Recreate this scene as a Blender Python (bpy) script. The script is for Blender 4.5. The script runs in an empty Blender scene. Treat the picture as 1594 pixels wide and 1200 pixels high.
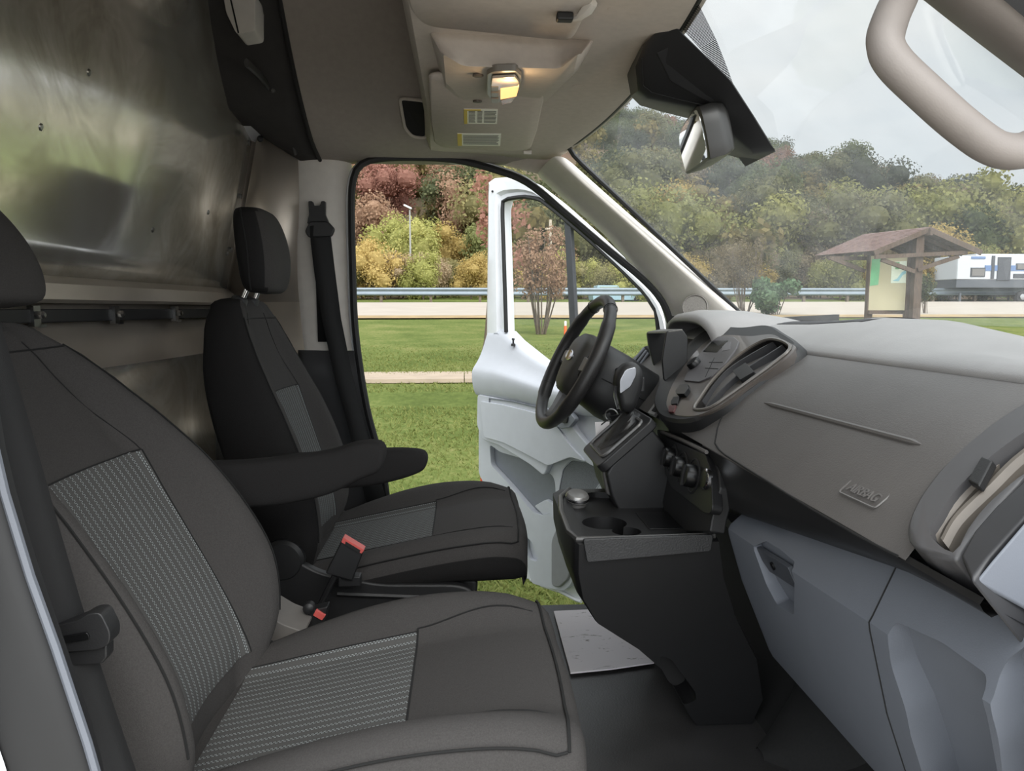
import bpy, bmesh, math, random
from mathutils import Vector, Matrix, noise

# ------------------------------------------------------------------ camera, sky, light, exposure
scene = bpy.context.scene
COL = scene.collection
V = Vector
R = math.radians

FPX = 1150.0                       # focal length in pixels of the 1594 px wide frame
CAM = V((0.0, 0.0, 0.85))          # metres; X to the van's nose, Y across the cab, Z up, cab floor at 0
YAW, PITCH = R(3.7113), R(5.9571)
FWD = V((math.sin(YAW) * math.cos(PITCH), math.cos(YAW) * math.cos(PITCH), -math.sin(PITCH)))
RGT = V((math.cos(YAW), -math.sin(YAW), 0))
UPV = RGT.cross(FWD)

cam_data = bpy.data.cameras.new('camera')
cam_data.sensor_width = 36.0
cam_data.lens = 36.0 * FPX / 1594.0
cam_data.clip_start = 0.02
cam_data.clip_end = 2000
cam = bpy.data.objects.new('camera', cam_data)
COL.objects.link(cam)
cam.matrix_world = Matrix(((RGT.x, UPV.x, -FWD.x, CAM.x), (RGT.y, UPV.y, -FWD.y, CAM.y),
                           (RGT.z, UPV.z, -FWD.z, CAM.z), (0, 0, 0, 1)))
scene.camera = cam

scene.view_settings.view_transform = 'Standard'
scene.view_settings.look = 'None'
scene.view_settings.gamma = 1.0
scene.view_settings.exposure = 0.0
scene.view_settings.use_curve_mapping = False


def lin(c):
    return tuple(((x / 255.0) / 12.92 if x <= 10.3 else ((x / 255.0 + 0.055) / 1.055) ** 2.4) for x in c) + (1.0,)


def node(nt, kind, loc=None, **kw):
    n = nt.nodes.new(kind)
    for k, v in kw.items():
        if k.startswith('in_'):
            key = k[3:]
            key = int(key) if key.isdigit() else key.replace('_', ' ')
            n.inputs[key].default_value = v
        else:
            setattr(n, k, v)
    return n


def build_world():
    w = bpy.data.worlds.new('overcast_sky')
    scene.world = w
    w.use_nodes = True
    nt = w.node_tree
    nt.nodes.clear()
    L = nt.links.new
    tc = node(nt, 'ShaderNodeTexCoord')
    sep = node(nt, 'ShaderNodeSeparateXYZ')
    L(tc.outputs['Generated'], sep.inputs[0])
    # soft cloud sheets
    mp = node(nt, 'ShaderNodeMapping')
    mp.inputs['Scale'].default_value = (1.6, 1.6, 5.0)
    L(tc.outputs['Generated'], mp.inputs[0])
    nz = node(nt, 'ShaderNodeTexNoise', in_Scale=1.7, in_Detail=5.0, in_Roughness=0.5)
    L(mp.outputs[0], nz.inputs['Vector'])
    cr = node(nt, 'ShaderNodeValToRGB')
    cr.color_ramp.elements[0].position = 0.36
    cr.color_ramp.elements[0].color = (0.56, 0.605, 0.64, 1)
    cr.color_ramp.elements[1].position = 0.62
    cr.color_ramp.elements[1].color = (0.68, 0.70, 0.71, 1)
    L(nz.outputs[0], cr.inputs[0])
    # the overcast is brighter overhead and on the side of the hidden sun, behind the photographer
    up = node(nt, 'ShaderNodeMapRange', interpolation_type='SMOOTHSTEP')
    up.inputs['From Min'].default_value = 0.30
    up.inputs['From Max'].default_value = 1.0
    up.inputs['To Min'].default_value = 0.0
    up.inputs['To Max'].default_value = SKY_UP
    L(sep.outputs['Z'], up.inputs['Value'])
    bk = node(nt, 'ShaderNodeMapRange', interpolation_type='SMOOTHSTEP')
    bk.inputs['From Min'].default_value = 0.1
    bk.inputs['From Max'].default_value = -0.8
    bk.inputs['To Min'].default_value = 0.0
    bk.inputs['To Max'].default_value = SKY_BACK
    L(sep.outputs['Y'], bk.inputs['Value'])
    ad = node(nt, 'ShaderNodeMath', operation='ADD')
    L(up.outputs[0], ad.inputs[0])
    L(bk.outputs[0], ad.inputs[1])
    a1 = node(nt, 'ShaderNodeMath', operation='ADD')
    a1.inputs[1].default_value = SKY_BASE
    L(ad.outputs[0], a1.inputs[0])
    bg = node(nt, 'ShaderNodeBackground')
    L(cr.outputs[0], bg.inputs['Color'])
    L(a1.outputs[0], bg.inputs['Strength'])
    out = node(nt, 'ShaderNodeOutputWorld')
    L(bg.outputs[0], out.inputs[0])


SKY_BASE, SKY_UP, SKY_BACK = 1.22, 2.2, 3.2
build_world()

sun_data = bpy.data.lights.new('hazy_sun', 'SUN')
sun_data.energy = 1.6
sun_data.angle = R(35)
sun_data.color = (1.0, 0.96, 0.90)
sun = bpy.data.objects.new('hazy_sun', sun_data)
COL.objects.link(sun)
sun.rotation_euler = V((-0.25, 0.72, -0.65)).to_track_quat('-Z', 'Y').to_euler()   # high, behind the photographer

scene.cycles.max_bounces = 8
scene.cycles.diffuse_bounces = 5
scene.cycles.glossy_bounces = 4
scene.cycles.transparent_max_bounces = 24
scene.cycles.sample_clamp_indirect = 6.0
scene.cycles.caustics_reflective = False


# ------------------------------------------------------------------ rays of the measured photograph -> points in the cab
def ray(u, v):
    return FWD + RGT * ((u - 797.0) / FPX) + UPV * ((600.0 - v) / FPX)


def PY(u, v, y):
    d = ray(u, v)
    return CAM + d * (y / d.y)


def PX(u, v, x):
    d = ray(u, v)
    return CAM + d * (x / d.x)


def PZ(u, v, z):
    d = ray(u, v)
    return CAM + d * ((z - CAM.z) / d.z)


def PP(u, v, p0, n):
    d = ray(u, v)
    return CAM + d * ((p0 - CAM).dot(n) / d.dot(n))


G0, GS = -0.86, 0.0454             # the lawn rises gently away from the van


def gz(y):
    return G0 + GS * y


def PG(u, v, dz=0.0):
    return PP(u, v, V((0, 0, G0 + dz)), V((0, -GS, 1)))


def at(u, y):
    """point on the ground at picture column u and distance y"""
    p = PY(u, 480, y)
    return V((p.x, y, gz(y)))


# ------------------------------------------------------------------ materials
MATS = {}


def mat(name, rgb, rough=0.6, metal=0.0, var=0.08, scale=30.0, bump=0.0, bscale=400.0, spec=0.5, coat=0.0, rgb2=None, rvar=0.0,
        stretch=None):
    if name in MATS:
        return MATS[name]
    m = bpy.data.materials.new(name)
    m.use_nodes = True
    nt = m.node_tree
    L = nt.links.new
    b = nt.nodes['Principled BSDF']
    tc = node(nt, 'ShaderNodeTexCoord')
    src = tc.outputs['Object']
    if stretch:
        mp = node(nt, 'ShaderNodeMapping')
        mp.inputs['Scale'].default_value = stretch
        L(src, mp.inputs[0])
        src = mp.outputs[0]
    nz = node(nt, 'ShaderNodeTexNoise', in_Scale=scale, in_Detail=4.0, in_Roughness=0.6)
    L(src, nz.inputs['Vector'])
    c = lin(rgb)
    c2 = lin(rgb2) if rgb2 else None
    cr = node(nt, 'ShaderNodeValToRGB')
    cr.color_ramp.elements[0].position = 0.3
    cr.color_ramp.elements[1].position = 0.7
    if c2:
        cr.color_ramp.elements[0].color = c
        cr.color_ramp.elements[1].color = c2
    else:
        cr.color_ramp.elements[0].color = tuple(x * (1 - var) for x in c[:3]) + (1,)
        cr.color_ramp.elements[1].color = tuple(min(1, x * (1 + var)) for x in c[:3]) + (1,)
    L(nz.outputs[0], cr.inputs[0])
    L(cr.outputs[0], b.inputs['Base Color'])
    b.inputs['Roughness'].default_value = rough
    b.inputs['Metallic'].default_value = metal
    b.inputs['Specular IOR Level'].default_value = spec
    b.inputs['Coat Weight'].default_value = coat
    if rvar:
        mr = node(nt, 'ShaderNodeMapRange')
        mr.inputs['To Min'].default_value = rough - rvar
        mr.inputs['To Max'].default_value = rough + rvar
        L(nz.outputs[0], mr.inputs['Value'])
        L(mr.outputs[0], b.inputs['Roughness'])
    if bump:
        n2 = node(nt, 'ShaderNodeTexNoise', in_Scale=bscale, in_Detail=2.0)
        L(src, n2.inputs['Vector'])
        bp = node(nt, 'ShaderNodeBump')
        bp.inputs['Strength'].default_value = bump
        bp.inputs['Distance'].default_value = 0.002
        L(n2.outputs[0], bp.inputs['Height'])
        L(bp.outputs[0], b.inputs['Normal'])
    MATS[name] = m
    return m


def emit_mat(name, rgb, strength, base=(200, 200, 200)):
    m = mat(name, base, 0.35)
    b = m.node_tree.nodes['Principled BSDF']
    b.inputs['Emission Color'].default_value = lin(rgb)
    b.inputs['Emission Strength'].default_value = strength
    return m


# ------------------------------------------------------------------ mesh helpers
class MB:
    def __init__(s):
        s.v = []
        s.f = []
        s.uv = {}

    def pt(s, p):
        s.v.append(V(p))
        return len(s.v) - 1

    def face(s, ids):
        s.f.append(tuple(ids))

    def poly(s, pts):
        s.face([s.pt(p) for p in pts])
        return s

    def grid(s, rows, close_u=False, close_v=False, cap0=False, cap1=False, flip=False, uv=None):
        n, m = len(rows), len(rows[0])
        base = len(s.v)
        for r in rows:
            for p in r:
                s.pt(p)
        if uv:
            for i in range(n):
                for j in range(m):
                    s.uv[base + i * m + j] = uv[i][j]
        for i in range(n if close_v else n - 1):
            for j in range(m if close_u else m - 1):
                a, b = base + i * m + j, base + i * m + (j + 1) % m
                c, d = base + ((i + 1) % n) * m + (j + 1) % m, base + ((i + 1) % n) * m + j
                s.face((a, d, c, b) if flip else (a, b, c, d))
        if cap0:
            ids = [base + j for j in range(m)]
            s.face(ids if flip else ids[::-1])
        if cap1:
            ids = [base + (n - 1) * m + j for j in range(m)]
            s.face(ids[::-1] if flip else ids)
        return s

    def box(s, c, size, rot=None):
        c = V(c)
        h = V(size) / 2
        m = rot.to_3x3() if rot else Matrix.Identity(3)
        base = len(s.v)
        for x in (-1, 1):
            for y in (-1, 1):
                for z in (-1, 1):
                    s.pt(c + m @ V((x * h.x, y * h.y, z * h.z)))
        for q in ((0, 1, 3, 2), (4, 6, 7, 5), (0, 4, 5, 1), (2, 3, 7, 6), (0, 2, 6, 4), (1, 5, 7, 3)):
            s.face([base + k for k in q])
        return s

    def bar(s, a, b, w, h, up=(0, 0, 1)):
        a, b = V(a), V(b)
        d = (b - a).normalized()
        x = d.cross(V(up)).normalized()
        z = x.cross(d)
        rows = []
        for p in (a, b):
            rows.append([p + x * w / 2 + z * h / 2, p - x * w / 2 + z * h / 2, p - x * w / 2 - z * h / 2, p + x * w / 2 - z * h / 2])
        return s.grid(rows, close_u=True, cap0=True, cap1=True, flip=True)

    def prism(s, pts, vec):
        pts = [V(p) for p in pts]
        vec = V(vec)
        n = V((0, 0, 0))
        for i in range(len(pts)):
            n += (pts[i] - pts[0]).cross(pts[(i + 1) % len(pts)] - pts[0])
        if n.dot(vec) > 0:
            pts = pts[::-1]
        return s.grid([pts, [p + vec for p in pts]], close_u=True, cap0=True, cap1=True, flip=True)

    def tube(s, path, r, n=10, closed=False, sx=1.0, up=None, cap=True):
        path = [V(p) for p in path]
        N = len(path)
        rs = r if isinstance(r, (list, tuple)) else [r] * N
        rows = []
        px = None
        for i in range(N):
            if closed:
                t = path[(i + 1) % N] - path[i - 1]
            else:
                t = path[min(i + 1, N - 1)] - path[max(i - 1, 0)]
            t.normalize()
            if up is not None:
                x = t.cross(V(up))
            elif px is None:
                x = t.cross(V((0, 0, 1)) if abs(t.z) < 0.9 else V((1, 0, 0)))
            else:
                x = px - t * px.dot(t)
            x.normalize()
            px = x
            y = t.cross(x)
            rows.append([path[i] + x * math.cos(2 * math.pi * k / n) * rs[i] * sx + y * math.sin(2 * math.pi * k / n) * rs[i] for k in range(n)])
        return s.grid(rows, close_u=True, close_v=closed, cap0=cap and not closed, cap1=cap and not closed)

    def lathe(s, c, axis, prof, n=24, cap0=True, cap1=True):
        """prof: (radius, offset along axis)"""
        axis = V(axis).normalized()
        x = axis.cross(V((0, 0, 1)) if abs(axis.z) < 0.9 else V((1, 0, 0))).normalized()
        y = axis.cross(x)
        c = V(c)
        rows = [[c + axis * h + (x * math.cos(2 * math.pi * k / n) + y * math.sin(2 * math.pi * k / n)) * r for k in range(n)] for r, h in prof]
        return s.grid(rows, close_u=True, cap0=cap0, cap1=cap1)

    def ell(s, c, r, n=12, m=8):
        c = V(c)
        rows = []
        for i in range(m + 1):
            a = math.pi * (i / m - 0.5) * 0.998
            rows.append([c + V((r[0] * math.cos(a) * math.cos(2 * math.pi * k / n), r[1] * math.cos(a) * math.sin(2 * math.pi * k / n), r[2] * math.sin(a))) for k in range(n)])
        return s.grid(rows, close_u=True, cap0=True, cap1=True)


def wloc(o):
    p = V((0, 0, 0))
    while o:
        p += o.location
        o = o.parent
    return p


def build(name, mb, m, parent=None, smooth=True, bevel=0.0, seg=2, sub=0, solid=0.0, sharp=40, offset=1.0, recalc=False):
    me = bpy.data.meshes.new(name)
    me.from_pydata([tuple(p) for p in mb.v], [], mb.f)
    if recalc:
        bm = bmesh.new()
        bm.from_mesh(me)
        bmesh.ops.remove_doubles(bm, verts=bm.verts, dist=1e-5)
        bmesh.ops.recalc_face_normals(bm, faces=bm.faces)
        bm.to_mesh(me)
        bm.free()
    if mb.uv:
        ul = me.uv_layers.new(name='uv')
        for lp in me.loops:
            ul.data[lp.index].uv = mb.uv.get(lp.vertex_index, (0, 0))
    ms = m if isinstance(m, (list, tuple)) else [m]
    for x in ms:
        me.materials.append(x)
    if smooth:
        me.shade_smooth()
        if not bevel and not sub and sharp:
            me.set_sharp_from_angle(angle=R(sharp))
    o = bpy.data.objects.new(name, me)
    COL.objects.link(o)
    if parent:
        o.parent = parent
        o.location = -wloc(parent)
    if sub:
        md = o.modifiers.new('subdivision', 'SUBSURF')
        md.levels = md.render_levels = sub
    if solid:
        md = o.modifiers.new('thickness', 'SOLIDIFY')
        md.thickness = solid
        md.offset = offset
    if bevel:
        md = o.modifiers.new('bevel', 'BEVEL')
        md.width = bevel
        md.segments = seg
        md.limit_method = 'ANGLE'
        md.angle_limit = R(30)
        md.harden_normals = True
    return o


def cut(o, *cutters):
    """carve closed MB shapes out of o (its modifiers are applied first)"""
    dg = bpy.context.evaluated_depsgraph_get
    for mb in cutters:
        cme = bpy.data.meshes.new('cutter')
        cme.from_pydata([tuple(p) for p in mb.v], [], mb.f)
        bm = bmesh.new()
        bm.from_mesh(cme)
        bmesh.ops.recalc_face_normals(bm, faces=bm.faces)
        bm.to_mesh(cme)
        bm.free()
        co = bpy.data.objects.new('cutter', cme)
        COL.objects.link(co)
        co.location = wloc(o)
        # cutter verts are in world space: shift them into the frame of o
        for vtx in cme.vertices:
            vtx.co -= wloc(o)
        md = o.modifiers.new('cut', 'BOOLEAN')
        md.operation = 'DIFFERENCE'
        md.object = co
        md.solver = 'EXACT'
        d = dg()
        d.update()
        me = bpy.data.meshes.new_from_object(o.evaluated_get(d))
        old = o.data
        o.modifiers.clear()
        o.data = me
        me.name = old.name
        bpy.data.objects.remove(co)
    o.data.shade_smooth()
    o.data.set_sharp_from_angle(angle=R(35))
    return o


def thing(name, label, cat, loc=(0, 0, 0), group=None):
    o = bpy.data.objects.new(name, None)
    o.empty_display_size = 0.1
    COL.objects.link(o)
    o.location = loc
    return tag(o, label, cat, group)


def tag(o, label, cat, group=None, kind=None):
    o['label'] = label
    o['category'] = cat
    if group:
        o['group'] = group
    if kind:
        o['kind'] = kind
    return o


def struct(name, mb, m, label=None, cat=None, **kw):
    o = build(name, mb, m, **kw)
    o['kind'] = 'structure'
    if label:
        tag(o, label, cat)
    return o


def setprops(o, **kw):
    for k, v in kw.items():
        o[k] = v
    return o


def copy_tree(o, parent=None):
    c = o.copy()
    COL.objects.link(c)
    if parent:
        c.parent = parent
    for ch in list(o.children):
        copy_tree(ch, c)
    return c


def lerp(a, b, t):
    return a + (b - a) * t


def smooth01(t):
    t = max(0.0, min(1.0, t))
    return t * t * (3 - 2 * t)


def interp(tab, x):
    """piecewise linear table [(x, y...), ...]"""
    if x <= tab[0][0]:
        return tab[0][1] if len(tab[0]) == 2 else V(tab[0][1:])
    for a, b in zip(tab, tab[1:]):
        if x <= b[0]:
            t = (x - a[0]) / (b[0] - a[0])
            return lerp(a[1], b[1], t) if len(a) == 2 else V(a[1:]).lerp(V(b[1:]), t)
    return tab[-1][1] if len(tab[-1]) == 2 else V(tab[-1][1:])


def spline(pts, n=8, closed=False):
    """Catmull-Rom through pts"""
    pts = [V(p) for p in pts]
    N = len(pts)
    out = []
    for i in range(N if closed else N - 1):
        g = (lambda k: pts[k % N]) if closed else (lambda k: pts[max(0, min(N - 1, k))])
        p0, p1, p2, p3 = g(i - 1), g(i), g(i + 1), g(i + 2)
        for k in range(n):
            t = k / n
            out.append(0.5 * ((2 * p1) + (p2 - p0) * t + (2 * p0 - 5 * p1 + 4 * p2 - p3) * t * t + (3 * p1 - p0 - 3 * p2 + p3) * t ** 3))
    if not closed:
        out.append(pts[-1])
    return out


def resample(path, n, closed=False):
    path = [V(p) for p in path]
    if closed:
        path = path + [path[0]]
    d = [0.0]
    for a, b in zip(path, path[1:]):
        d.append(d[-1] + (b - a).length)
    out = []
    for i in range(n):
        t = d[-1] * i / (n if closed else n - 1)
        k = 0
        while k < len(d) - 2 and d[k + 1] < t:
            k += 1
        s = (t - d[k]) / max(1e-9, d[k + 1] - d[k])
        out.append(path[k].lerp(path[k + 1], max(0, min(1, s))))
    return out


def rounded(pts, r, n=4):
    """round the corners of a closed polygon"""
    pts = [V(p) for p in pts]
    out = []
    N = len(pts)
    for i in range(N):
        p, a, b = pts[i], pts[i - 1], pts[(i + 1) % N]
        ra = min(r, (a - p).length * 0.45)
        rb = min(r, (b - p).length * 0.45)
        s, e = p + (a - p).normalized() * ra, p + (b - p).normalized() * rb
        for k in range(n + 1):
            t = k / n
            out.append(s * (1 - t) ** 2 + p * 2 * t * (1 - t) + e * t * t)
    return out


def offset_in(pts, d):
    c = sum(pts, V((0, 0, 0))) / len(pts)
    return [p + (c - p).normalized() * d for p in pts]


rng = random.Random(7)

# ------------------------------------------------------------------ shared materials
M_PAINT = mat('white_paint', (226, 228, 232), 0.25, coat=0.5, var=0.02)
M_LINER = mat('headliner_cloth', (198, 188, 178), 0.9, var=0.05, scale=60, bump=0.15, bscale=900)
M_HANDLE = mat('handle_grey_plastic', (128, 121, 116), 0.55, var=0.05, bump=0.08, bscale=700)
M_SHADELINER = mat('shaded_headliner_cloth', (160, 151, 143), 0.9, var=0.05, scale=60, bump=0.15, bscale=900)  # headliner cloth darkened: shade of the side put into its colour
M_TRIM = mat('warm_grey_plastic', (214, 208, 200), 0.55, var=0.04, bump=0.08, bscale=700)
M_BLACK = mat('black_plastic', (30, 30, 31), 0.5, var=0.10, bump=0.12, bscale=600)
M_GLOSS = mat('gloss_black', (16, 16, 17), 0.3, var=0.1, spec=.35)
M_DARK = mat('dark_liner', (30, 29, 29), 0.85, var=0.12)
M_RUBBER = mat('rubber_seal', (22, 22, 23), 0.6, var=0.1)
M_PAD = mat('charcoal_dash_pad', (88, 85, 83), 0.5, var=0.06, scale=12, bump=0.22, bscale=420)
M_PADSKY = mat('skylit_dash_top', (142, 140, 139), 0.45, var=0.06, scale=10, bump=0.2, bscale=420)  # sky sheen on the dash top put into a paler base colour
M_GREY = mat('slate_grey_plastic', (106, 110, 118), 0.5, var=0.03, scale=14, bump=0.1, bscale=600)
M_DOOR = mat('pale_grey_plastic', (192, 195, 202), 0.5, var=0.03, scale=14, bump=0.06, bscale=600)
M_DOORDK = mat('mid_grey_plastic', (120, 124, 131), 0.55, var=0.04)
M_CHROME = mat('chrome', (205, 205, 208), 0.12, metal=1.0, var=0.03)
M_STEEL = mat('zinc_steel', (150, 150, 150), 0.3, metal=1.0, var=0.1, scale=80)
M_FAB = mat('charcoal_seat_fabric', (65, 63, 62), 0.92, var=0.16, scale=500, bump=0.35, bscale=900, spec=0.2)
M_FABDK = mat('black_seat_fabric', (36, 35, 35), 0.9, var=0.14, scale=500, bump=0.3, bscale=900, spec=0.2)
M_SEAM = mat('seam_thread', (20, 20, 20), 0.9)
M_RED = mat('belt_red', (206, 92, 86), 0.4, var=0.05)
M_WHITE = mat('white_card', (225, 221, 220), 0.7, var=0.02)
M_YELLOW = mat('warning_yellow', (214, 186, 66), 0.6, var=0.03)
M_INK = mat('ink_grey', (120, 118, 112), 0.7, var=0.05)
# ------------------------------------------------------------------ outdoors
def glass_mat(name, dirt, tint=(0.97, 0.985, 0.98), streak=False):
    m = bpy.data.materials.new(name)
    m.use_nodes = True
    nt = m.node_tree
    nt.nodes.clear()
    L = nt.links.new
    tr = node(nt, 'ShaderNodeBsdfTransparent')
    tr.inputs[0].default_value = tint + (1,)
    gl = node(nt, 'ShaderNodeBsdfGlossy')
    gl.inputs['Roughness'].default_value = 0.02
    lw = node(nt, 'ShaderNodeLayerWeight')
    lw.inputs['Blend'].default_value = 0.5
    pw = node(nt, 'ShaderNodeMath', operation='POWER')
    pw.inputs[1].default_value = 5.0
    L(lw.outputs['Facing'], pw.inputs[0])
    fr = node(nt, 'ShaderNodeMath', operation='MULTIPLY_ADD')
    fr.inputs[1].default_value = 0.3
    fr.inputs[2].default_value = 0.045
    L(pw.outputs[0], fr.inputs[0])
    m1 = node(nt, 'ShaderNodeMixShader')
    L(fr.outputs[0], m1.inputs[0])
    L(tr.outputs[0], m1.inputs[1])
    L(gl.outputs[0], m1.inputs[2])
    df = node(nt, 'ShaderNodeBsdfTranslucent')
    df.inputs[0].default_value = (0.85, 0.87, 0.86, 1)
    tc = node(nt, 'ShaderNodeTexCoord')
    nz = node(nt, 'ShaderNodeTexNoise', in_Scale=9.0, in_Detail=8.0, in_Roughness=0.7)
    L(tc.outputs['Object'], nz.inputs['Vector'])
    mr = node(nt, 'ShaderNodeMapRange')
    mr.inputs['From Min'].default_value = 0.35
    mr.inputs['From Max'].default_value = 0.75
    mr.inputs['To Min'].default_value = dirt * 0.55
    mr.inputs['To Max'].default_value = dirt * 1.5
    L(nz.outputs[0], mr.inputs['Value'])
    m2 = node(nt, 'ShaderNodeMixShader')
    L(mr.outputs[0], m2.inputs[0])
    L(m1.outputs[0], m2.inputs[1])
    L(df.outputs[0], m2.inputs[2])
    out = node(nt, 'ShaderNodeOutputMaterial')
    L(m2.outputs[0], out.inputs[0])
    MATS[name] = m
    return m


M_WIND = glass_mat('dusty_windshield_glass', 0.06)
M_GLASS = glass_mat('side_window_glass', 0.03)


def leaf_mat(name, a, b, trans=0.25):
    m = bpy.data.materials.new(name)
    m.use_nodes = True
    nt = m.node_tree
    L = nt.links.new
    bs = nt.nodes['Principled BSDF']
    oi = node(nt, 'ShaderNodeObjectInfo')
    geo = node(nt, 'ShaderNodeNewGeometry')
    ad = node(nt, 'ShaderNodeMath', operation='MULTIPLY_ADD')
    ad.inputs[1].default_value = 0.55
    L(geo.outputs['Random Per Island'], ad.inputs[0])
    m2 = node(nt, 'ShaderNodeMath', operation='MULTIPLY')
    m2.inputs[1].default_value = 0.45
    L(oi.outputs['Random'], m2.inputs[0])
    L(m2.outputs[0], ad.inputs[2])
    cr = node(nt, 'ShaderNodeValToRGB')
    cr.color_ramp.elements[0].color = lin(a)
    cr.color_ramp.elements[1].color = lin(b)
    L(ad.outputs[0], cr.inputs[0])
    L(cr.outputs[0], bs.inputs['Base Color'])
    bs.inputs['Roughness'].default_value = 0.75
    bs.inputs['Specular IOR Level'].default_value = 0.2
    tl = node(nt, 'ShaderNodeBsdfTranslucent')
    L(cr.outputs[0], tl.inputs[0])
    mx = node(nt, 'ShaderNodeMixShader')
    mx.inputs[0].default_value = 0.38
    L(bs.outputs[0], mx.inputs[1])
    L(tl.outputs[0], mx.inputs[2])
    L(mx.outputs[0], nt.nodes['Material Output'].inputs[0])
    MATS[name] = m
    return m


LEAF = {
    'olive': leaf_mat('olive_leaves', (64, 66, 44), (114, 112, 76)),
    'green': leaf_mat('green_leaves', (56, 66, 42), (98, 104, 68)),
    'dark': leaf_mat('dark_green_leaves', (44, 52, 40), (80, 84, 62)),
    'lime': leaf_mat('yellow_green_leaves', (100, 104, 58), (148, 144, 90)),
    'gold': leaf_mat('golden_leaves', (118, 102, 54), (164, 142, 82)),
    'rust': leaf_mat('rust_leaves', (98, 72, 58), (140, 104, 84)),
    'red': leaf_mat('red_leaves', (124, 76, 68), (160, 106, 94)),
    'tan': leaf_mat('dry_tan_leaves', (94, 84, 64), (134, 120, 94)),
}
# trees beyond the doorway: haze and brightness put into paler leaf colours
LEAF_HAZE = {
    'olive': leaf_mat('hazed_olive_leaves', (112, 108, 72), (166, 156, 108)),
    'green': leaf_mat('hazed_green_leaves', (94, 102, 64), (142, 144, 92)),
    'dark': leaf_mat('hazed_dark_green_leaves', (80, 86, 60), (124, 124, 88)),
    'lime': leaf_mat('hazed_yellow_green_leaves', (146, 148, 84), (196, 190, 120)),
    'gold': leaf_mat('hazed_gold_leaves', (162, 140, 84), (202, 178, 116)),
    'rust': leaf_mat('hazed_rust_leaves', (146, 116, 94), (188, 156, 130)),
    'red': leaf_mat('hazed_red_leaves', (142, 100, 88), (180, 136, 118)),
    'tan': leaf_mat('hazed_tan_leaves', (146, 126, 98), (190, 170, 140)),
}
M_BARK = mat('bark', (92, 80, 68), 0.9, var=0.25, scale=8)


def leaf_cloud(mb, lobes, n, size, rnd, flat=0.35):
    """small bent leaf sprays scattered through the shells of ellipsoid lobes"""
    tot = sum(l[1][0] * l[1][2] for l in lobes)
    for c, r in lobes:
        c = V(c)
        k = max(4, int(n * r[0] * r[2] / tot))
        for _ in range(k):
            d = V((rnd.gauss(0, 1), rnd.gauss(0, 1), rnd.gauss(0, 1))).normalized()
            rr = rnd.uniform(0.62, 1.08)
            p = c + V((d.x * r[0], d.y * r[1], d.z * r[2])) * rr
            nrm = (d + V((rnd.gauss(0, .6), rnd.gauss(0, .6), rnd.gauss(0, .6)))).normalized()
            t = nrm.cross(V((rnd.gauss(0, 1), rnd.gauss(0, 1), rnd.gauss(0, 1)))).normalized()
            b = nrm.cross(t)
            s = size * rnd.uniform(0.6, 1.3)
            w = s * rnd.uniform(0.45, 0.8)
            mb.poly([p - t * s, p - b * w + nrm * s * flat * .4, p + t * s, p + b * w - nrm * s * flat * .3])
    return mb


def lobed(rnd, h, w, k=9, low=0.25):
    out = [((0, 0, h * 0.58), (w * 0.36, w * 0.36, h * 0.36))]
    for i in range(k):
        a = rnd.uniform(0, 6.28)
        z = rnd.uniform(low, 0.86)
        q = (1 - abs(z - 0.5) * 1.1) * 0.38 * w
        s = rnd.uniform(0.17, 0.27) * w
        out.append(((math.cos(a) * q, math.sin(a) * q, z * h), (s, s, s * rnd.uniform(0.7, 1.0) * h / w)))
    return out


def core_blobs(mb, lobes, q=0.8):
    for c, r in lobes:
        mb.ell(c, (r[0] * q, r[1] * q, r[2] * q), 8, 6)
    return mb


def tree_mesh(name, colour, seed, h=9.0, w=8.0, n=900, size=0.42, k=9, low=0.2, leaves=None):
    rnd = random.Random(seed)
    mb = MB()
    lb = lobed(rnd, h, w, k, low)
    core_blobs(mb, lb, 0.55)
    leaf_cloud(mb, lb, n, size, rnd)
    nf = len(mb.f)
    mb.tube([(0, 0, -1.5), (0.05, 0, h * 0.3), (0, 0.05, h * 0.6)], [w * 0.022, w * 0.018, w * 0.01], 6)
    me = bpy.data.meshes.new(name)
    me.from_pydata([tuple(p) for p in mb.v], [], mb.f)
    me.materials.append((leaves or LEAF)[colour])
    me.materials.append(M_BARK)
    for i, p in enumerate(me.polygons):
        if i >= nf:
            p.material_index = 1
    return me


# ---- ground
mb = MB()
rows = []
for y in [-14, -6, -2, 0, 1, 2, 3, 4, 6, 8, 10, 14, 18, 22, 26, 32, 40, 52, 66]:
    rows.append([V((x, y, gz(y) + (0.05 * noise.noise(V((x * .3, y * .3, 0))) if y > 4 else 0))) for x in range(-50, 91, 5)])
mb.grid(rows)


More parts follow.
